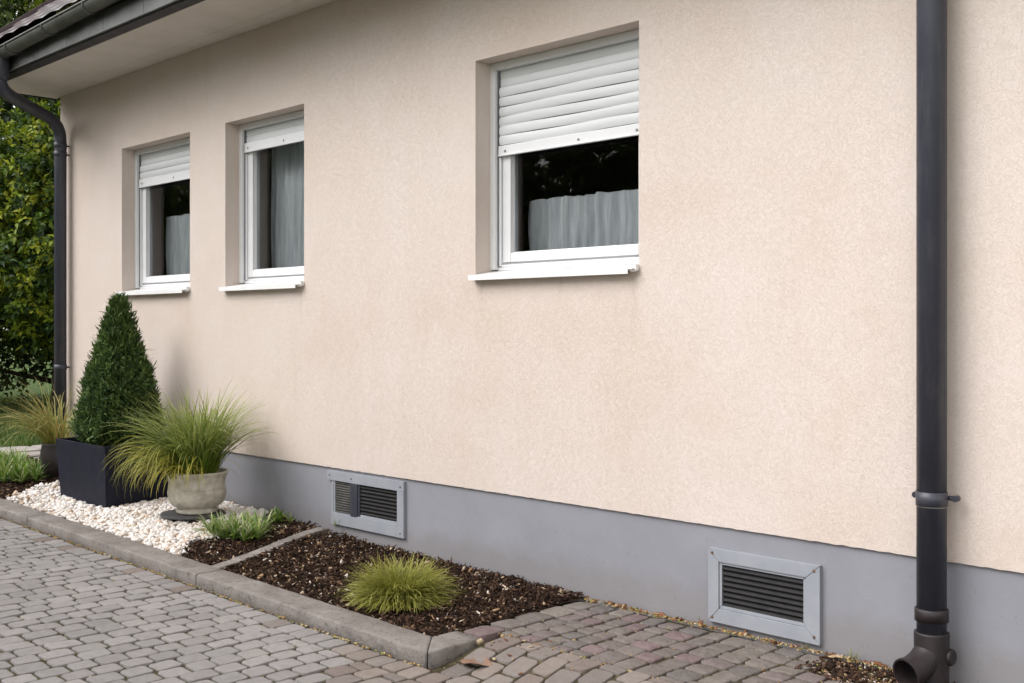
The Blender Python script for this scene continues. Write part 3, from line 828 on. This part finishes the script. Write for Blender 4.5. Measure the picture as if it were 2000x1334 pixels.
for sx_, sz_ in ((-3.080, .350), (-2.550, .347), (-3.080, .053), (-2.550, .062)):
    m = MB(); m.tube([(sx_, -.0075, sz_), (sx_, -.0115, sz_), (sx_, -.0125, sz_)], [.007, .0065, .004], n=10); m.build('screw', RUST, v2)
v1 = empty('vent', (-5.73, 0, .28), house); v1['label'] = 'far cellar vent with a dark upright bar and pale slats on one side'
m = MB(); m.box((-6.145, -.008, .392), (-5.348, .0135, .455), bev=.002); m.box((-6.10, -.008, .108), (-5.4125, .0135, .186), bev=.002)
m.box((-5.412, -.008, .108), (-5.348, .0135, .3915), bev=.002); m.box((-6.10, -.004, .1865), (-6.078, .0135, .3915), bev=.002); m.build('frame', GREYV, v1)
m = MB(); m.box((-6.0775, -.001, .1865), (-6.064, .0133, .3915), bev=.002); m.build('inner_frame', GREYV, v1); m = MB(); m.box((-5.79, -.002, .1865), (-5.4125, .0133, .200), bev=.002); m.build('inner_frame', GREYV, v1)
m = MB(); slats(m, -6.064, -5.885, .189, .392, 13, y=.012, d=.012, drop=.009); m.box((-6.064, .0126, .187), (-5.885, .0132, .391)); m.build('louvre', LOUVL, v1)
m = MB(); slats(m, -5.795, -5.4125, .202, .390, 8, y=.012, d=.013, drop=.013); m.box((-5.795, .0126, .2), (-5.413, .0132, .391)); m.build('louvre', LOUV, v1)
m = MB(); m.box((-5.885, -.010, .18), (-5.815, .013, .3925), bev=.003); m.box((-5.8145, -.004, .182), (-5.7955, .013, .3915), bev=.002); m.build('upright_bar', ANTH, v1)
for sx_, sz_ in ((-6.118, .425), (-5.88, .42), (-5.38, .42), (-5.38, .135)):
    m = MB(); m.tube([(sx_, -.0075, sz_), (sx_, -.0105, sz_), (sx_, -.0115, sz_)], [.006, .0055, .003], n=10); m.build('screw', RUST, v1)

# ------------------------------------------------------------------ downpipes
def arc(p0, p1, p2, n=10):
    p0, p1, p2 = Vector(p0), Vector(p1), Vector(p2)
    return [(p0*(1-t_)**2 + p1*2*t_*(1-t_) + p2*t_*t_) for t_ in [i/n for i in range(n+1)]]
PX, PY = -1.987, -.092
dp = empty('downpipe', (PX, PY, 0), house); dp['label'] = 'thick black downpipe in front of the wall with an open foot'
m = MB(); m.tube([(PX, PY, .19), (PX, PY, 3.10)] + arc((PX, PY, 3.12), (PX, PY, 3.2), (PX, PY-.12, 3.29), 8) + arc((PX, -.62, 3.50), (PX, -.785, 3.58), (PX, -.785, 3.68), 8), .0562, n=40)
m.build('pipe', ANTH, dp)
m = MB(); m.tube([(PX, PY, .702), (PX, PY, .7025), (PX, PY, .757), (PX, PY, .7575)], [.056, .0595, .0595, .056], n=40)
for sg in (-1, 1):
    m.tube([(PX + sg*.045, PY+.03, .733), (PX + sg*.078, PY+.038, .733)], [.009, .010], n=10); m.tube([(PX + sg*.080, PY+.022, .733), (PX + sg*.080, PY+.052, .733)], .0125, n=10)
m.tube([(PX, PY+.05, .733), (PX, .01, .733)], .007, n=8); m.build('pipe_clip', ANTH, dp)
m = MB(); m.tube([(PX, PY, .704), (PX, PY, .698)], .0572, n=40); m.build('joint_ring', STEEL, dp)
m = MB(); m.tube([(PX, PY, .255), (PX, PY, .2553), (PX, PY, .300), (PX, PY, .304)], [.056, .0635, .0635, .060], n=40); m.build('collar', CAST, dp)
# foot: socket, body, outlet towards the yard
m = MB(); m.tube([(PX, PY, .212), (PX, PY, .210), (PX, PY, .205), (PX, PY, .12), (PX, PY, .02), (PX, PY, -.06)], [.0575, .066, .0665, .0645, .0645, .0645], n=40)
out = arc((PX, PY, .16), (PX-.01, PY-.03, .085), (PX-.035, PY-.128, .068), 12)
m.tube(out, [.056 + .0002*i for i in range(13)], n=36, cap=False)
d_ = (out[-1] - out[-2]).normalized(); e0 = out[-1]
m.tube([e0, e0 + d_*.012], [.0625, .0620], n=36, cap=False); m.tube([e0 + d_*.012, e0 + d_*.0125], [.0620, .0555], n=36, cap=False); m.tube([e0 - d_*.045, e0 + d_*.0125], [.0545, .0555], n=36, cap=False)
m.build('foot', CAST, dp)
m = MB(); m.tube([(PX+.05, PY+.02, .12), (PX+.072, PY+.022, .12), (PX+.077, PY+.022, .12)], [.033, .033, .028], n=24); m.build('cleaning_cap', CAST, dp)

LX, LY = -10.20, -.085
dp2 = empty('downpipe', (LX, LY, 0), house); dp2['label'] = 'far dark downpipe swan-necked from the gutter at the house corner'
ox, oy = -9.735, -.785
pts = [(ox, oy, 3.47)] + arc((ox, oy, 3.45), (ox-.005, oy+.01, 3.375), (ox-.09, oy+.14, 3.345), 10) + arc((LX+.10, LY-.16, 3.275), (LX, LY, 3.235), (LX, LY, 3.10), 12) + [(LX, LY, .05)]
m = MB(); m.tube(pts, .0535, n=32); m.build('pipe', ANTH, dp2)
m = MB(); m.tube([(ox, oy, 3.685), (ox, oy, 3.66), (ox, oy, 3.54), (ox, oy, 3.49), (ox, oy, 3.46)], [.080, .082, .078, .060, .058], n=32); m.build('outlet_funnel', ANTH, dp2)
for z in (3.02, 2.94, 1.0):
    m = MB(); m.tube([(LX, LY, z), (LX, LY, z+.001), (LX, LY, z+.05), (LX, LY, z+.051)], [.0535, .0565, .0565, .0535], n=32); m.tube([(LX, LY+.04, z+.025), (LX, .01, z+.025)], .008, n=8); m.build('pipe_clip', ANTH, dp2)

# ------------------------------------------------------------------ planter box, pots
m = MB()
bx = empty('planter_box', (-8.27, -.43, .08)); tag(bx, 'long dark anthracite planter box standing on white gravel', 'planter')
x0, x1, y0, y1, z0, z1 = -8.71, -7.84, -.745, -.14, .085, .530; th, tp = .018, .012; tx0 = .075
m.hexa([(x0+tx0, y0+tp, z0), (x1-tp, y0+tp, z0), (x1-tp, y0+tp+th, z0), (x0+tx0, y0+tp+th, z0), (x0, y0, z1), (x1, y0, z1), (x1, y0+th, z1), (x0, y0+th, z1)], bev=.004)
m.hexa([(x0+tx0, y1-tp-th, z0), (x1-tp, y1-tp-th, z0), (x1-tp, y1-tp, z0), (x0+tx0, y1-tp, z0), (x0, y1-th, z1), (x1, y1-th, z1), (x1, y1, z1), (x0, y1, z1)], bev=.004)
g_ = .0005
m.hexa([(x0+tx0, y0+tp+th+g_, z0), (x0+tx0+th, y0+tp+th+g_, z0), (x0+tx0+th, y1-tp-th-g_, z0), (x0+tx0, y1-tp-th-g_, z0), (x0, y0+th+g_, z1), (x0+th, y0+th+g_, z1), (x0+th, y1-th-g_, z1), (x0, y1-th-g_, z1)], bev=.003)
m.hexa([(x1-tp-th, y0+tp+th+g_, z0), (x1-tp, y0+tp+th+g_, z0), (x1-tp, y1-tp-th-g_, z0), (x1-tp-th, y1-tp-th-g_, z0), (x1-th, y0+th+g_, z1), (x1, y0+th+g_, z1), (x1, y1-th-g_, z1), (x1-th, y1-th-g_, z1)], bev=.003)
m.build('box', CLADS, bx)
m = MB(); m.box((x0+.042, y0+.02, .34), (x1-.02, y1-.02, .485)); m.build('soil', SOIL, bx)

pot = empty('flower_pot', (-7.05, -.45, .10)); tag(pot, 'weathered stone pot with a ribbed belly on white gravel', 'flower pot')
PC = (-7.05, -.45, .128)
pr = [(.130, -.005), (.140, 0), (.142, .014), (.130, .022), (.127, .030), (.150, .040), (.176, .060), (.190, .090), (.196, .125), (.195, .150), (.189, .155), (.192, .160), (.190, .18), (.188, .20), (.192, .225), (.203, .256), (.210, .264), (.208, .277), (.198, .279), (.190, .266), (.182, .24), (.17, .225)]
m = MB(); m.lathe(pr, PC, 48, .006); m.build('body', TERRA, pot)
m = MB(); m.lathe([(.20, 0), (.215, .003), (.218, .014), (.212, .021)], (-7.07, -.47, .098), 40); m.build('base', varied('dark_base_slab', (.05,.05,.052), (.10,.095,.095), 20, .8), pot)
m = MB(); m.lathe([(.17, 0), (.172, .016), (.05, .02)], (PC[0], PC[1], PC[2]+.215), 32); m.build('soil', SOIL, pot)
pot2 = empty('flower_pot', (-9.66, -.33, .1)); tag(pot2, 'dark rounded pot half hidden behind the planter box', 'flower pot')
m = MB(); m.lathe([(.08, 0), (.10, .01), (.13, .08), (.145, .16), (.14, .24), (.13, .285), (.135, .30), (.125, .305), (.115, .28)], (-9.66, -.33, .095), 36); m.build('body', CAST, pot2)

# ------------------------------------------------------------------ plants
def blades(name, base, n, length, r0, e_rng, droop, wid, cols, mat_, parent=None, seg=8, azf=None, tipcol=None, z_floor=None, lean=1.0):
    V = np.zeros((n, (seg+1)*2, 3)); C = np.zeros((n, (seg+1)*2, 3))
    for i in range(n):
        az = azf() if azf else rng.random()*2*np.pi
        rb = r0*math.sqrt(rng.random()); az0 = az + rng.normal(0, .7)
        p = np.array([base[0] + rb*math.cos(az0), base[1] + rb*math.sin(az0), base[2]])
        L = length[0] + (length[1]-length[0])*rng.random(); el0 = R(rng.uniform(*e_rng)); dr = R(rng.uniform(*droop))
        d = np.array([math.cos(az), math.sin(az)]); side = np.array([-d[1], d[0], 0]); tw = rng.normal(0, .6)
        cb = np.array(cols[rng.integers(len(cols))]) * rng.uniform(.75, 1.2); ct = cb * np.array((1.5, 1.35, 1.3)) if tipcol is None else np.array(tipcol) * rng.uniform(.75, 1.15)
        w0 = wid*rng.uniform(.6, 1.2); curl = rng.normal(0, .25)
        for k in range(seg+1):
            s_ = k/seg; e_ = el0 - dr*s_**1.3; ww = w0*(1-.88*s_**2.6)
            sd = side*math.cos(tw) + np.array([0, 0, 1])*math.sin(tw)*.5
            V[i, 2*k] = p - sd*ww/2; V[i, 2*k+1] = p + sd*ww/2
            C[i, 2*k] = C[i, 2*k+1] = cb*(1-s_**2.0) + ct*s_**2.0
            a_ = az + curl*s_; p = p + (L/seg)*np.array([math.cos(e_)*math.cos(a_), math.cos(e_)*math.sin(a_), math.sin(e_)])
            if z_floor is not None and p[2] < z_floor: p[2] = z_floor + rng.random()*.004
            if p[1] > -.008 and base[1] < -.02 and base[0] > -10.4: p[1] = -.008 - rng.random()*.004
    k = np.arange(seg); q = np.stack([2*k, 2*k+1, 2*k+3, 2*k+2], 1)
    F = (q[None] + (np.arange(n)*(seg+1)*2)[:, None, None]).reshape(-1, 4)
    me = np_mesh(name, V.reshape(-1, 3), F, C.reshape(-1, 3))
    return mesh_obj(name, me, mat_, parent, smooth=True)
gcol = [(.055,.115,.008), (.08,.155,.010), (.10,.18,.012), (.14,.21,.016), (.20,.23,.03)]
gtip = (.46,.50,.17)
g1 = empty('ornamental_grass', (-7.05, -.45, .36)); tag(g1, 'fountain of long green grass arching out of the stone pot', 'grass')
blades('foliage', (-7.05, -.45, .35), 800, (.42, .74), .12, (60, 90), (25, 105), .0105, gcol, BLADE, g1, 9, tipcol=gtip, z_floor=.12)
o = blades('drooping_blades', (-7.10, -.50, .36), 135, (.44, .66), .13, (52, 80), (130, 175), .0098, [(.16,.20,.02), (.26,.27,.03), (.12,.18,.018), (.34,.31,.05)], BLADE, g1, 10, azf=lambda: math.radians(rng.normal(242, 44)), tipcol=(.34,.33,.07), z_floor=.12)
blades('rim_blades', (-7.03, -.50, .37), 130, (.24, .50), .16, (35, 70), (120, 165), .0090, [(.18,.23,.02), (.32,.32,.04), (.40,.34,.05)], BLADE, g1, 9, azf=lambda: math.radians(rng.normal(280, 45)), tipcol=(.40,.34,.07), z_floor=.14)
g2 = empty('ornamental_grass', (-9.66, -.33, .4)); tag(g2, 'straw-green wispy grass spilling left from behind the planter box', 'grass')
blades('foliage', (-9.66, -.33, .36), 280, (.40, .74), .10, (45, 88), (40, 125), .0095, [(.26,.28,.06), (.33,.32,.08), (.20,.24,.04), (.38,.24,.08)], BLADE, g2, 9, azf=lambda: math.radians(rng.normal(215, 70)), tipcol=(.50,.47,.20), z_floor=.15)
g3 = empty('ornamental_grass', (-4.50, -.71, .02)); tag(g3, 'low rounded yellow-green grass tuft in dark bark mulch', 'grass')
tz = bed_z(-4.5, -.7)
blades('foliage', (-4.50, -.71, tz-.005), 2700, (.14, .265), .135, (14, 90), (30, 130), .0060, [(.12,.15,.010), (.17,.20,.014), (.08,.11,.008), (.25,.25,.03)], BLADE, g3, 7, tipcol=(.46,.44,.11), z_floor=tz+.012)
blades('side_blades', (-4.50, -.71, tz+.01), 420, (.13, .22), .13, (0, 45), (10, 80), .0062, [(.10,.16,.01), (.20,.23,.03)], BLADE, g3, 6, tipcol=(.48,.42,.18), z_floor=tz+.012)

def leaf_rosettes(name, pts, nrm, nl, L, W, cols, mat_, parent, up=.5, spread=.9, fold=.25, cjit=.25):
    """each point grows nl leaves; a leaf is 4 triangles folded along its midrib"""
    n = len(pts)*nl; P = np.repeat(pts, nl, 0) + rng.normal(0, L*.25, (n, 3)); D = np.repeat(nrm, nl, 0) + rng.normal(0, spread, (n, 3)); D[:, 2] += up*.3
    D /= np.linalg.norm(D, axis=1)[:, None] + 1e-9
    U = rng.normal(0, .45, (n, 3)); U[:, 2] += 1; U += np.repeat(nrm, nl, 0)*.8
    S = np.cross(D, U); S /= np.linalg.norm(S, axis=1)[:, None] + 1e-9; Nn = np.cross(S, D)
    l = L*rng.uniform(.6, 1.25, n)[:, None]; w_ = W*rng.uniform(.7, 1.2, n)[:, None]
    droop = rng.uniform(0, .35, n)[:, None]
    v0 = P; v1 = P + D*l*.45 + S*w_*.5 + Nn*w_*fold; v2 = P + D*l*.45 - S*w_*.5 + Nn*w_*fold; v3 = P + D*l - Nn*l*droop; vm = P + D*l*.5
    V = np.stack([v0, v1, v3, v2, vm], 1).reshape(-1, 3)
    b_ = np.arange(n)[:, None]*5; F = np.concatenate([b_ + np.array([[0, 1, 4]]), b_ + np.array([[1, 2, 4]]), b_ + np.array([[2, 3, 4]]), b_ + np.array([[3, 0, 4]])])
    cl_ = np.array(cols)[rng.integers(len(cols), size=len(pts))]; cl_ = np.repeat(cl_, nl, 0) * rng.uniform(1-cjit, 1+cjit, (n, 1))
    me = np_mesh(name, V, F, np.repeat(cl_, 5, 0)); return mesh_obj(name, me, mat_, parent)

# clipped conifer
CX, CY = -8.30, -.42
con = empty('topiary_conifer', (CX, CY, .47)); tag(con, 'clipped cone-shaped dark green conifer growing in the planter box', 'conifer')
m = MB(); m.tube([(CX, CY, .40), (CX+.005, CY, .8), (CX, CY, 1.35)], [.025, .018, .006], n=10); m.build('trunk', BARK, con)
def cone_r(h):    # h 0..1
    return .318 * (min(1, (h + .06)/.17))**.5 * (1 - h)**.80 * (1 + .10*math.sin(h*3.1))
pts, nr = [], []
while len(pts) < 5600:
    h = rng.random()**1.25; a = rng.random()*2*np.pi
    lump = 1 + .14*noise.noise(Vector((math.cos(a)*2.2, math.sin(a)*2.2, h*6))) + .20*noise.noise(Vector((math.cos(a)*5, math.sin(a)*5, h*13)))
    r = cone_r(h)*lump*(1 - .32*rng.random()**2.0)
    if rng.random() > (cone_r(h)/.36 + .08): continue
    z = .485 + h*1.14
    pts.append((CX + r*math.cos(a) + .012*math.sin(h*5), CY + r*math.sin(a), z)); nr.append((math.cos(a)*.75, math.sin(a)*.75, .75))
sp_, sn_ = [], []
for _ in range(620):      # longer shoots that break the outline
    h = rng.random()**1.1*.97; a = rng.random()*6.28; r = cone_r(h)*(1.0 + .05*rng.normal())
    sp_.append((CX + r*math.cos(a), CY + r*math.sin(a), .49 + h*1.14)); sn_.append((math.cos(a)*.5, math.sin(a)*.5, 1.0))
leaf_rosettes('shoots', np.array(sp_), np.array(sn_), 7, .062, .012, [(.075,.125,.03), (.11,.17,.04), (.06,.10,.024)], NEEDLE, con, spread=.34, fold=.15)
leaf_rosettes('foliage', np.array(pts), np.array(nr), 9, .038, .0125, [(.075,.130,.038), (.105,.170,.048), (.042,.085,.030), (.17,.25,.07), (.08,.135,.038)], NEEDLE, con, spread=.6, fold=.15)
m = MB(); m.lathe([(.01+cone_r(h)*.66, .475 + h*1.165) for h in [i/14 for i in range(13)]], (CX, CY, 0), 20, .03); m.build('crown_core', varied('crown_core_dark', (.006,.009,.005), (.016,.016,.009), 30, .95), con)  # solid near-black core filling the inside of the crown

# low leafy plants in the mulch
def low_plant(cx, cy, rx, n, label, grp, hgt=.17, white=.25, greens=((.08,.17,.018), (.14,.24,.025), (.06,.13,.015), (.24,.29,.08))):
    e = empty('ground_cover_plant', (cx, cy, bed_z(cx, cy))); tag(e, label, 'plant', grp)
    Vn = []
    for k in range(n):
        a = rng.random()*6.28; r = rx*math.sqrt(rng.random()); Vn.append((cx + r*math.cos(a)*1.2, cy + r*math.sin(a)*.75, bed_z(cx, cy)))
    allv = []
    zt = bed_z(cx, cy)
    me_parts = []
    # stems with strap leaves
    for (x, y, z) in Vn: me_parts.append((x, y, z))
    nb = n*13
    V = np.zeros((nb, 8, 3)); C = np.zeros((nb, 8, 3)); i = 0
    for (x, y, z) in Vn:
        for q in range(13):
            a = rng.random()*6.28; el0 = R(rng.uniform(25, 88)); L = hgt*rng.uniform(.5, 1.1); w0 = rng.uniform(.007, .014)
            p = np.array([x, y, z]); c0 = np.array(greens[rng.integers(len(greens))])*rng.uniform(.7, 1.3); side = np.array([-math.sin(a), math.cos(a), 0])
            tipc = c0*1.4 if rng.random() > white else np.array((.56,.58,.34))
            for k in range(4):
                s_ = k/3; w_ = w0*(.5, 1, .9, .15)[k]
                V[i, 2*k] = p - side*w_/2; V[i, 2*k+1] = p + side*w_/2; C[i, 2*k] = C[i, 2*k+1] = c0*(1-s_) + tipc*s_
                e_ = el0 - R(45)*s_; p = p + L/3*np.array([math.cos(e_)*math.cos(a), math.cos(e_)*math.sin(a), math.sin(e_)])
                p[1] = min(p[1], -.006)
            i += 1
    k = np.arange(3); q = np.stack([2*k, 2*k+1, 2*k+3, 2*k+2], 1); F = (q[None] + (np.arange(nb)*8)[:, None, None]).reshape(-1, 4)
    mesh_obj('foliage', np_mesh('foliage', V.reshape(-1, 3), F, C.reshape(-1, 3)), BLADE, e, smooth=True)
    return e
low_plant(-6.38, -.53, .21, 52, 'low green and white leafy plant at the edge of the white gravel', None, .175, .42)
low_plant(-6.52, -.12, .08, 10, 'small green sprout against the plinth where gravel meets mulch', None, .10, .1)
low_plant(-9.78, -.62, .26, 60, 'leafy green ground cover with pale tips in the far mulch bed', None, .20, .22)
low_plant(-10.45, -.55, .28, 60, 'leafy green ground cover at the far left end of the bed', None, .21, .22)
def weed(x, y, z, n, L, label):
    e = empty('weed', (x, y, z)); tag(e, label, 'weed')
    blades('leaves', (x, y, z), n, (L*.5, L), .012, (30, 85), (10, 60), .003, [(.13,.18,.05), (.20,.22,.07)], BLADE, e, 5, tipcol=(.40,.40,.16))
weed(-2.36, -.03, .0, 26, .085, 'small green weed at the wall foot beside the downpipe')
weed(-2.58, -.022, .0, 12, .065, 'tiny yellowish weed under the corner of the near vent')
weed(-3.13, -.02, .0, 9, .07, 'dry straw sprout left of the near vent')
weed(-6.02, -.03, .10, 12, .10, 'dry sprout on the mulch in front of the far vent')
weed(-3.66, -.90, -.03, 10, .045, 'moss sprig in the gap at the kerb end')

# curled dry leaves
def dry_leaf(x, y, z, L, rot, label, col):
    m = MB(); nx, ny = 10, 6; g = {}
    for i in range(nx+1):
        for j in range(ny+1):
            u = i/nx; v_ = (j/ny - .5)*2; w_ = .38*math.sin(math.pi*min(1, u*1.02+.01))**.8*(1+.16*math.sin(u*23))
            p = Vector(((u-.5)*L, v_*w_*L, .03*L + .16*L*abs(v_)**1.7*w_*1.2 + .035*L*math.sin(u*7 + v_*2.5)))
            c_, s__ = math.cos(rot), math.sin(rot); g[i, j] = m.bm.verts.new((x + p.x*c_ - p.y*s__, y + p.x*s__ + p.y*c_, z + p.z))
    for i in range(nx):
        for j in range(ny): m.bm.faces.new((g[i,j], g[i+1,j], g[i+1,j+1], g[i,j+1])).smooth = True
    o = m.build('fallen_leaf', varied('dry_leaf_' + str(round(x*100)), col, tuple(c*.6 for c in col), 60, .7), None)
    return tag(o, label, 'leaf')
dry_leaf(-3.55, -1.06, -.047, .15, .35, 'large curled brown leaf lying in front of the kerb corner', (.26,.155,.10))
dry_leaf(-8.60, -.50, .487, .08, .4, 'small reddish dry leaf on the soil of the planter box', (.40,.16,.08))
dry_leaf(-2.42, -.055, .012, .06, .5, 'small tan leaf on the soil beside the weed', (.50,.36,.22))

# ------------------------------------------------------------------ left: path strip, lawn, trees
pc = [(-11.62 + .26*random.uniform(-.1, .1) - .55*((i % 3)-1), -1.0 + .42*(i//3), .26, .195, rng.normal(0, .03)) for i in range(3*14)]
tag(stones(pc, lambda x, y: .105, 'path', PALE, [(.42,.38,.35), (.48,.44,.41), (.38,.35,.33)], dome=.002, rag=.03, edge=.05), kind='structure')
sheet('lawn_soil', -40, -10.9, -1.0, 30, lambda x, y: .085, LAWNB, 1.0, 1.0)
nb = 30000
V = np.zeros((nb, 6, 3)); C = np.zeros((nb, 6, 3))
bxp = -12.4 - 9*rng.random(nb)**1.2; byp = -1.0 + 6.5*rng.random(nb); a = rng.random(nb)*6.28; L = rng.uniform(.04, .10, nb); ln_ = rng.uniform(.1, .7, nb)
gc = np.array([(.07,.13,.02), (.10,.16,.03), (.05,.10,.02), (.15,.17,.05)])[rng.integers(4, size=nb)]*rng.uniform(.7, 1.3, (nb, 1))
for k, (s_, w_) in enumerate(((0, .005), (.55, .0045), (1, .0008))):
    px_ = bxp + np.cos(a)*L*ln_*s_*s_; py_ = byp + np.sin(a)*L*ln_*s_*s_; pz_ = .082 + L*s_*(1-.3*ln_*s_)
    for q, sg in ((0, -1), (1, 1)):
        V[:, 2*k+q] = np.stack([px_ - np.sin(a)*w_*sg, py_ + np.cos(a)*w_*sg, pz_], 1); C[:, 2*k+q] = gc*(1+.3*s_)
q = np.array([[0,1,3,2],[2,3,5,4]]); F = (q[None] + (np.arange(nb)*6)[:, None, None]).reshape(-1, 4)
tag(mesh_obj('lawn', np_mesh('lawn', V.reshape(-1, 3), F, C.reshape(-1, 3)), BLADE), 'short green lawn beyond the corner of the house', 'grass', kind='stuff')

def tree(name, c, rad, zlo, zhi, n, cols, label, L=.11, cat='tree', seed=0, wx=1.0, wy=1.0, nl=6):
    tr_ = empty(name, (c[0], c[1], .05)); tag(tr_, label, cat)
    m = MB(); trunk_top = zlo + (zhi-zlo)*.5
    m.tube([(c[0], c[1], 0), (c[0]+.05, c[1], trunk_top*.5), (c[0]-.05, c[1]+.05, trunk_top), (c[0], c[1], zhi-.6)], [.16, .13, .09, .03], n=12)
    for k in range(16):
        a = k*2.4 + seed; z0_ = zlo + (zhi-zlo)*(.05 + .8*k/16); rr = rad*.8*math.sin(math.pi*(.15 + .75*k/16))
        m.tube([(c[0], c[1], z0_), (c[0] + rr*.5*math.cos(a)*wx, c[1] + rr*.5*math.sin(a)*wy, z0_+.25), (c[0] + rr*math.cos(a)*wx, c[1] + rr*math.sin(a)*wy, z0_+.6)], [.05, .032, .01], n=6)
    m.build('trunk', BARK, tr_)
    pts, nr_ = [], []
    while len(pts) < n:
        d = rng.normal(size=3); d /= np.linalg.norm(d)
        f = rng.random()**.42
        lump = 1 + .30*noise.noise(Vector((d[0]*1.8 + seed, d[1]*1.8, d[2]*1.8))) + .22*noise.noise(Vector((d[0]*4.5, d[1]*4.5 + seed, d[2]*4.5)))
        r = f*lump
        p = np.array([c[0] + d[0]*rad*r*wx, c[1] + d[1]*rad*r*wy, (zlo+zhi)/2 + d[2]*(zhi-zlo)/2*r])
        if noise.noise(Vector(p*1.5 + seed)) < -.22 or p[2] < .12: continue
        if p[0] > -11.0 and p[1] > -.5: continue
        pts.append(p); nr_.append(d*np.array([1, 1, .6]))
    leaf_rosettes('crown', np.array(pts), np.array(nr_), nl, L, L*.52, cols, LEAF, tr_, spread=.75, cjit=.3)
    return tr_
yg = [(.13,.20,.013), (.20,.26,.016), (.08,.14,.014), (.30,.33,.022), (.035,.075,.014), (.025,.055,.013)]
dg = [(.030,.056,.012), (.044,.072,.013), (.022,.042,.011), (.075,.10,.016)]
tree('broadleaf_bush', (-16.6, 2.6, 0), 2.3, .9, 4.6, 9000, yg, 'tall bush with yellow-green leaves beyond the house corner', .105, 'bush', 1.0)
tree('broadleaf_tree', (-19.6, 4.6, 0), 3.6, 1.2, 9.5, 11000, dg + yg[:2], 'tall dark green tree rising behind the roof edge', .16, 'tree', 5.0)
tree('hedge', (-18.8, 3.6, 0), 1.9, .0, 4.2, 8000, dg, 'dark dense hedge at the back of the lawn', .10, 'hedge', 9.0, 1.2, 2.6)
tree('broadleaf_tree', (-20.5, -1.8, 0), 3.6, .6, 8.5, 6000, dg + yg[2:3], 'dark tree at the left end of the hedge', .16, 'tree', 7.0)

# unseen trees added across the driveway so the panes mirror dark foliage
far = tree('broadleaf_tree', (-8.5, -9.2, 0), 2.5, .2, 6.2, 5200, yg, 'unseen bushy tree added across the driveway to darken the panes', .15, 'tree', 3.0, 1.1, .8)
for (x, y, r_) in ((-12.6, -9.5, 1.1), (-16.8, -9.3, 2.3), (-21.0, -9.6, 3.9), (-25.2, -9.2, 5.0), (-29.4, -9.4, .4), (-4.3, -9.6, 4.4)):
    c_ = far.copy(); SC.collection.objects.link(c_); c_.location = (x, y, .05); c_.rotation_euler = (0, 0, r_)
    for ch in list(far.children):
        d2 = ch.copy(); SC.collection.objects.link(d2); d2.parent = c_
for o_ in [far] + [o for o in SC.objects if o.name.startswith('broadleaf_tree') and o.get('label') == far['label']]: o_['group'] = 'unseen trees added to darken the panes'
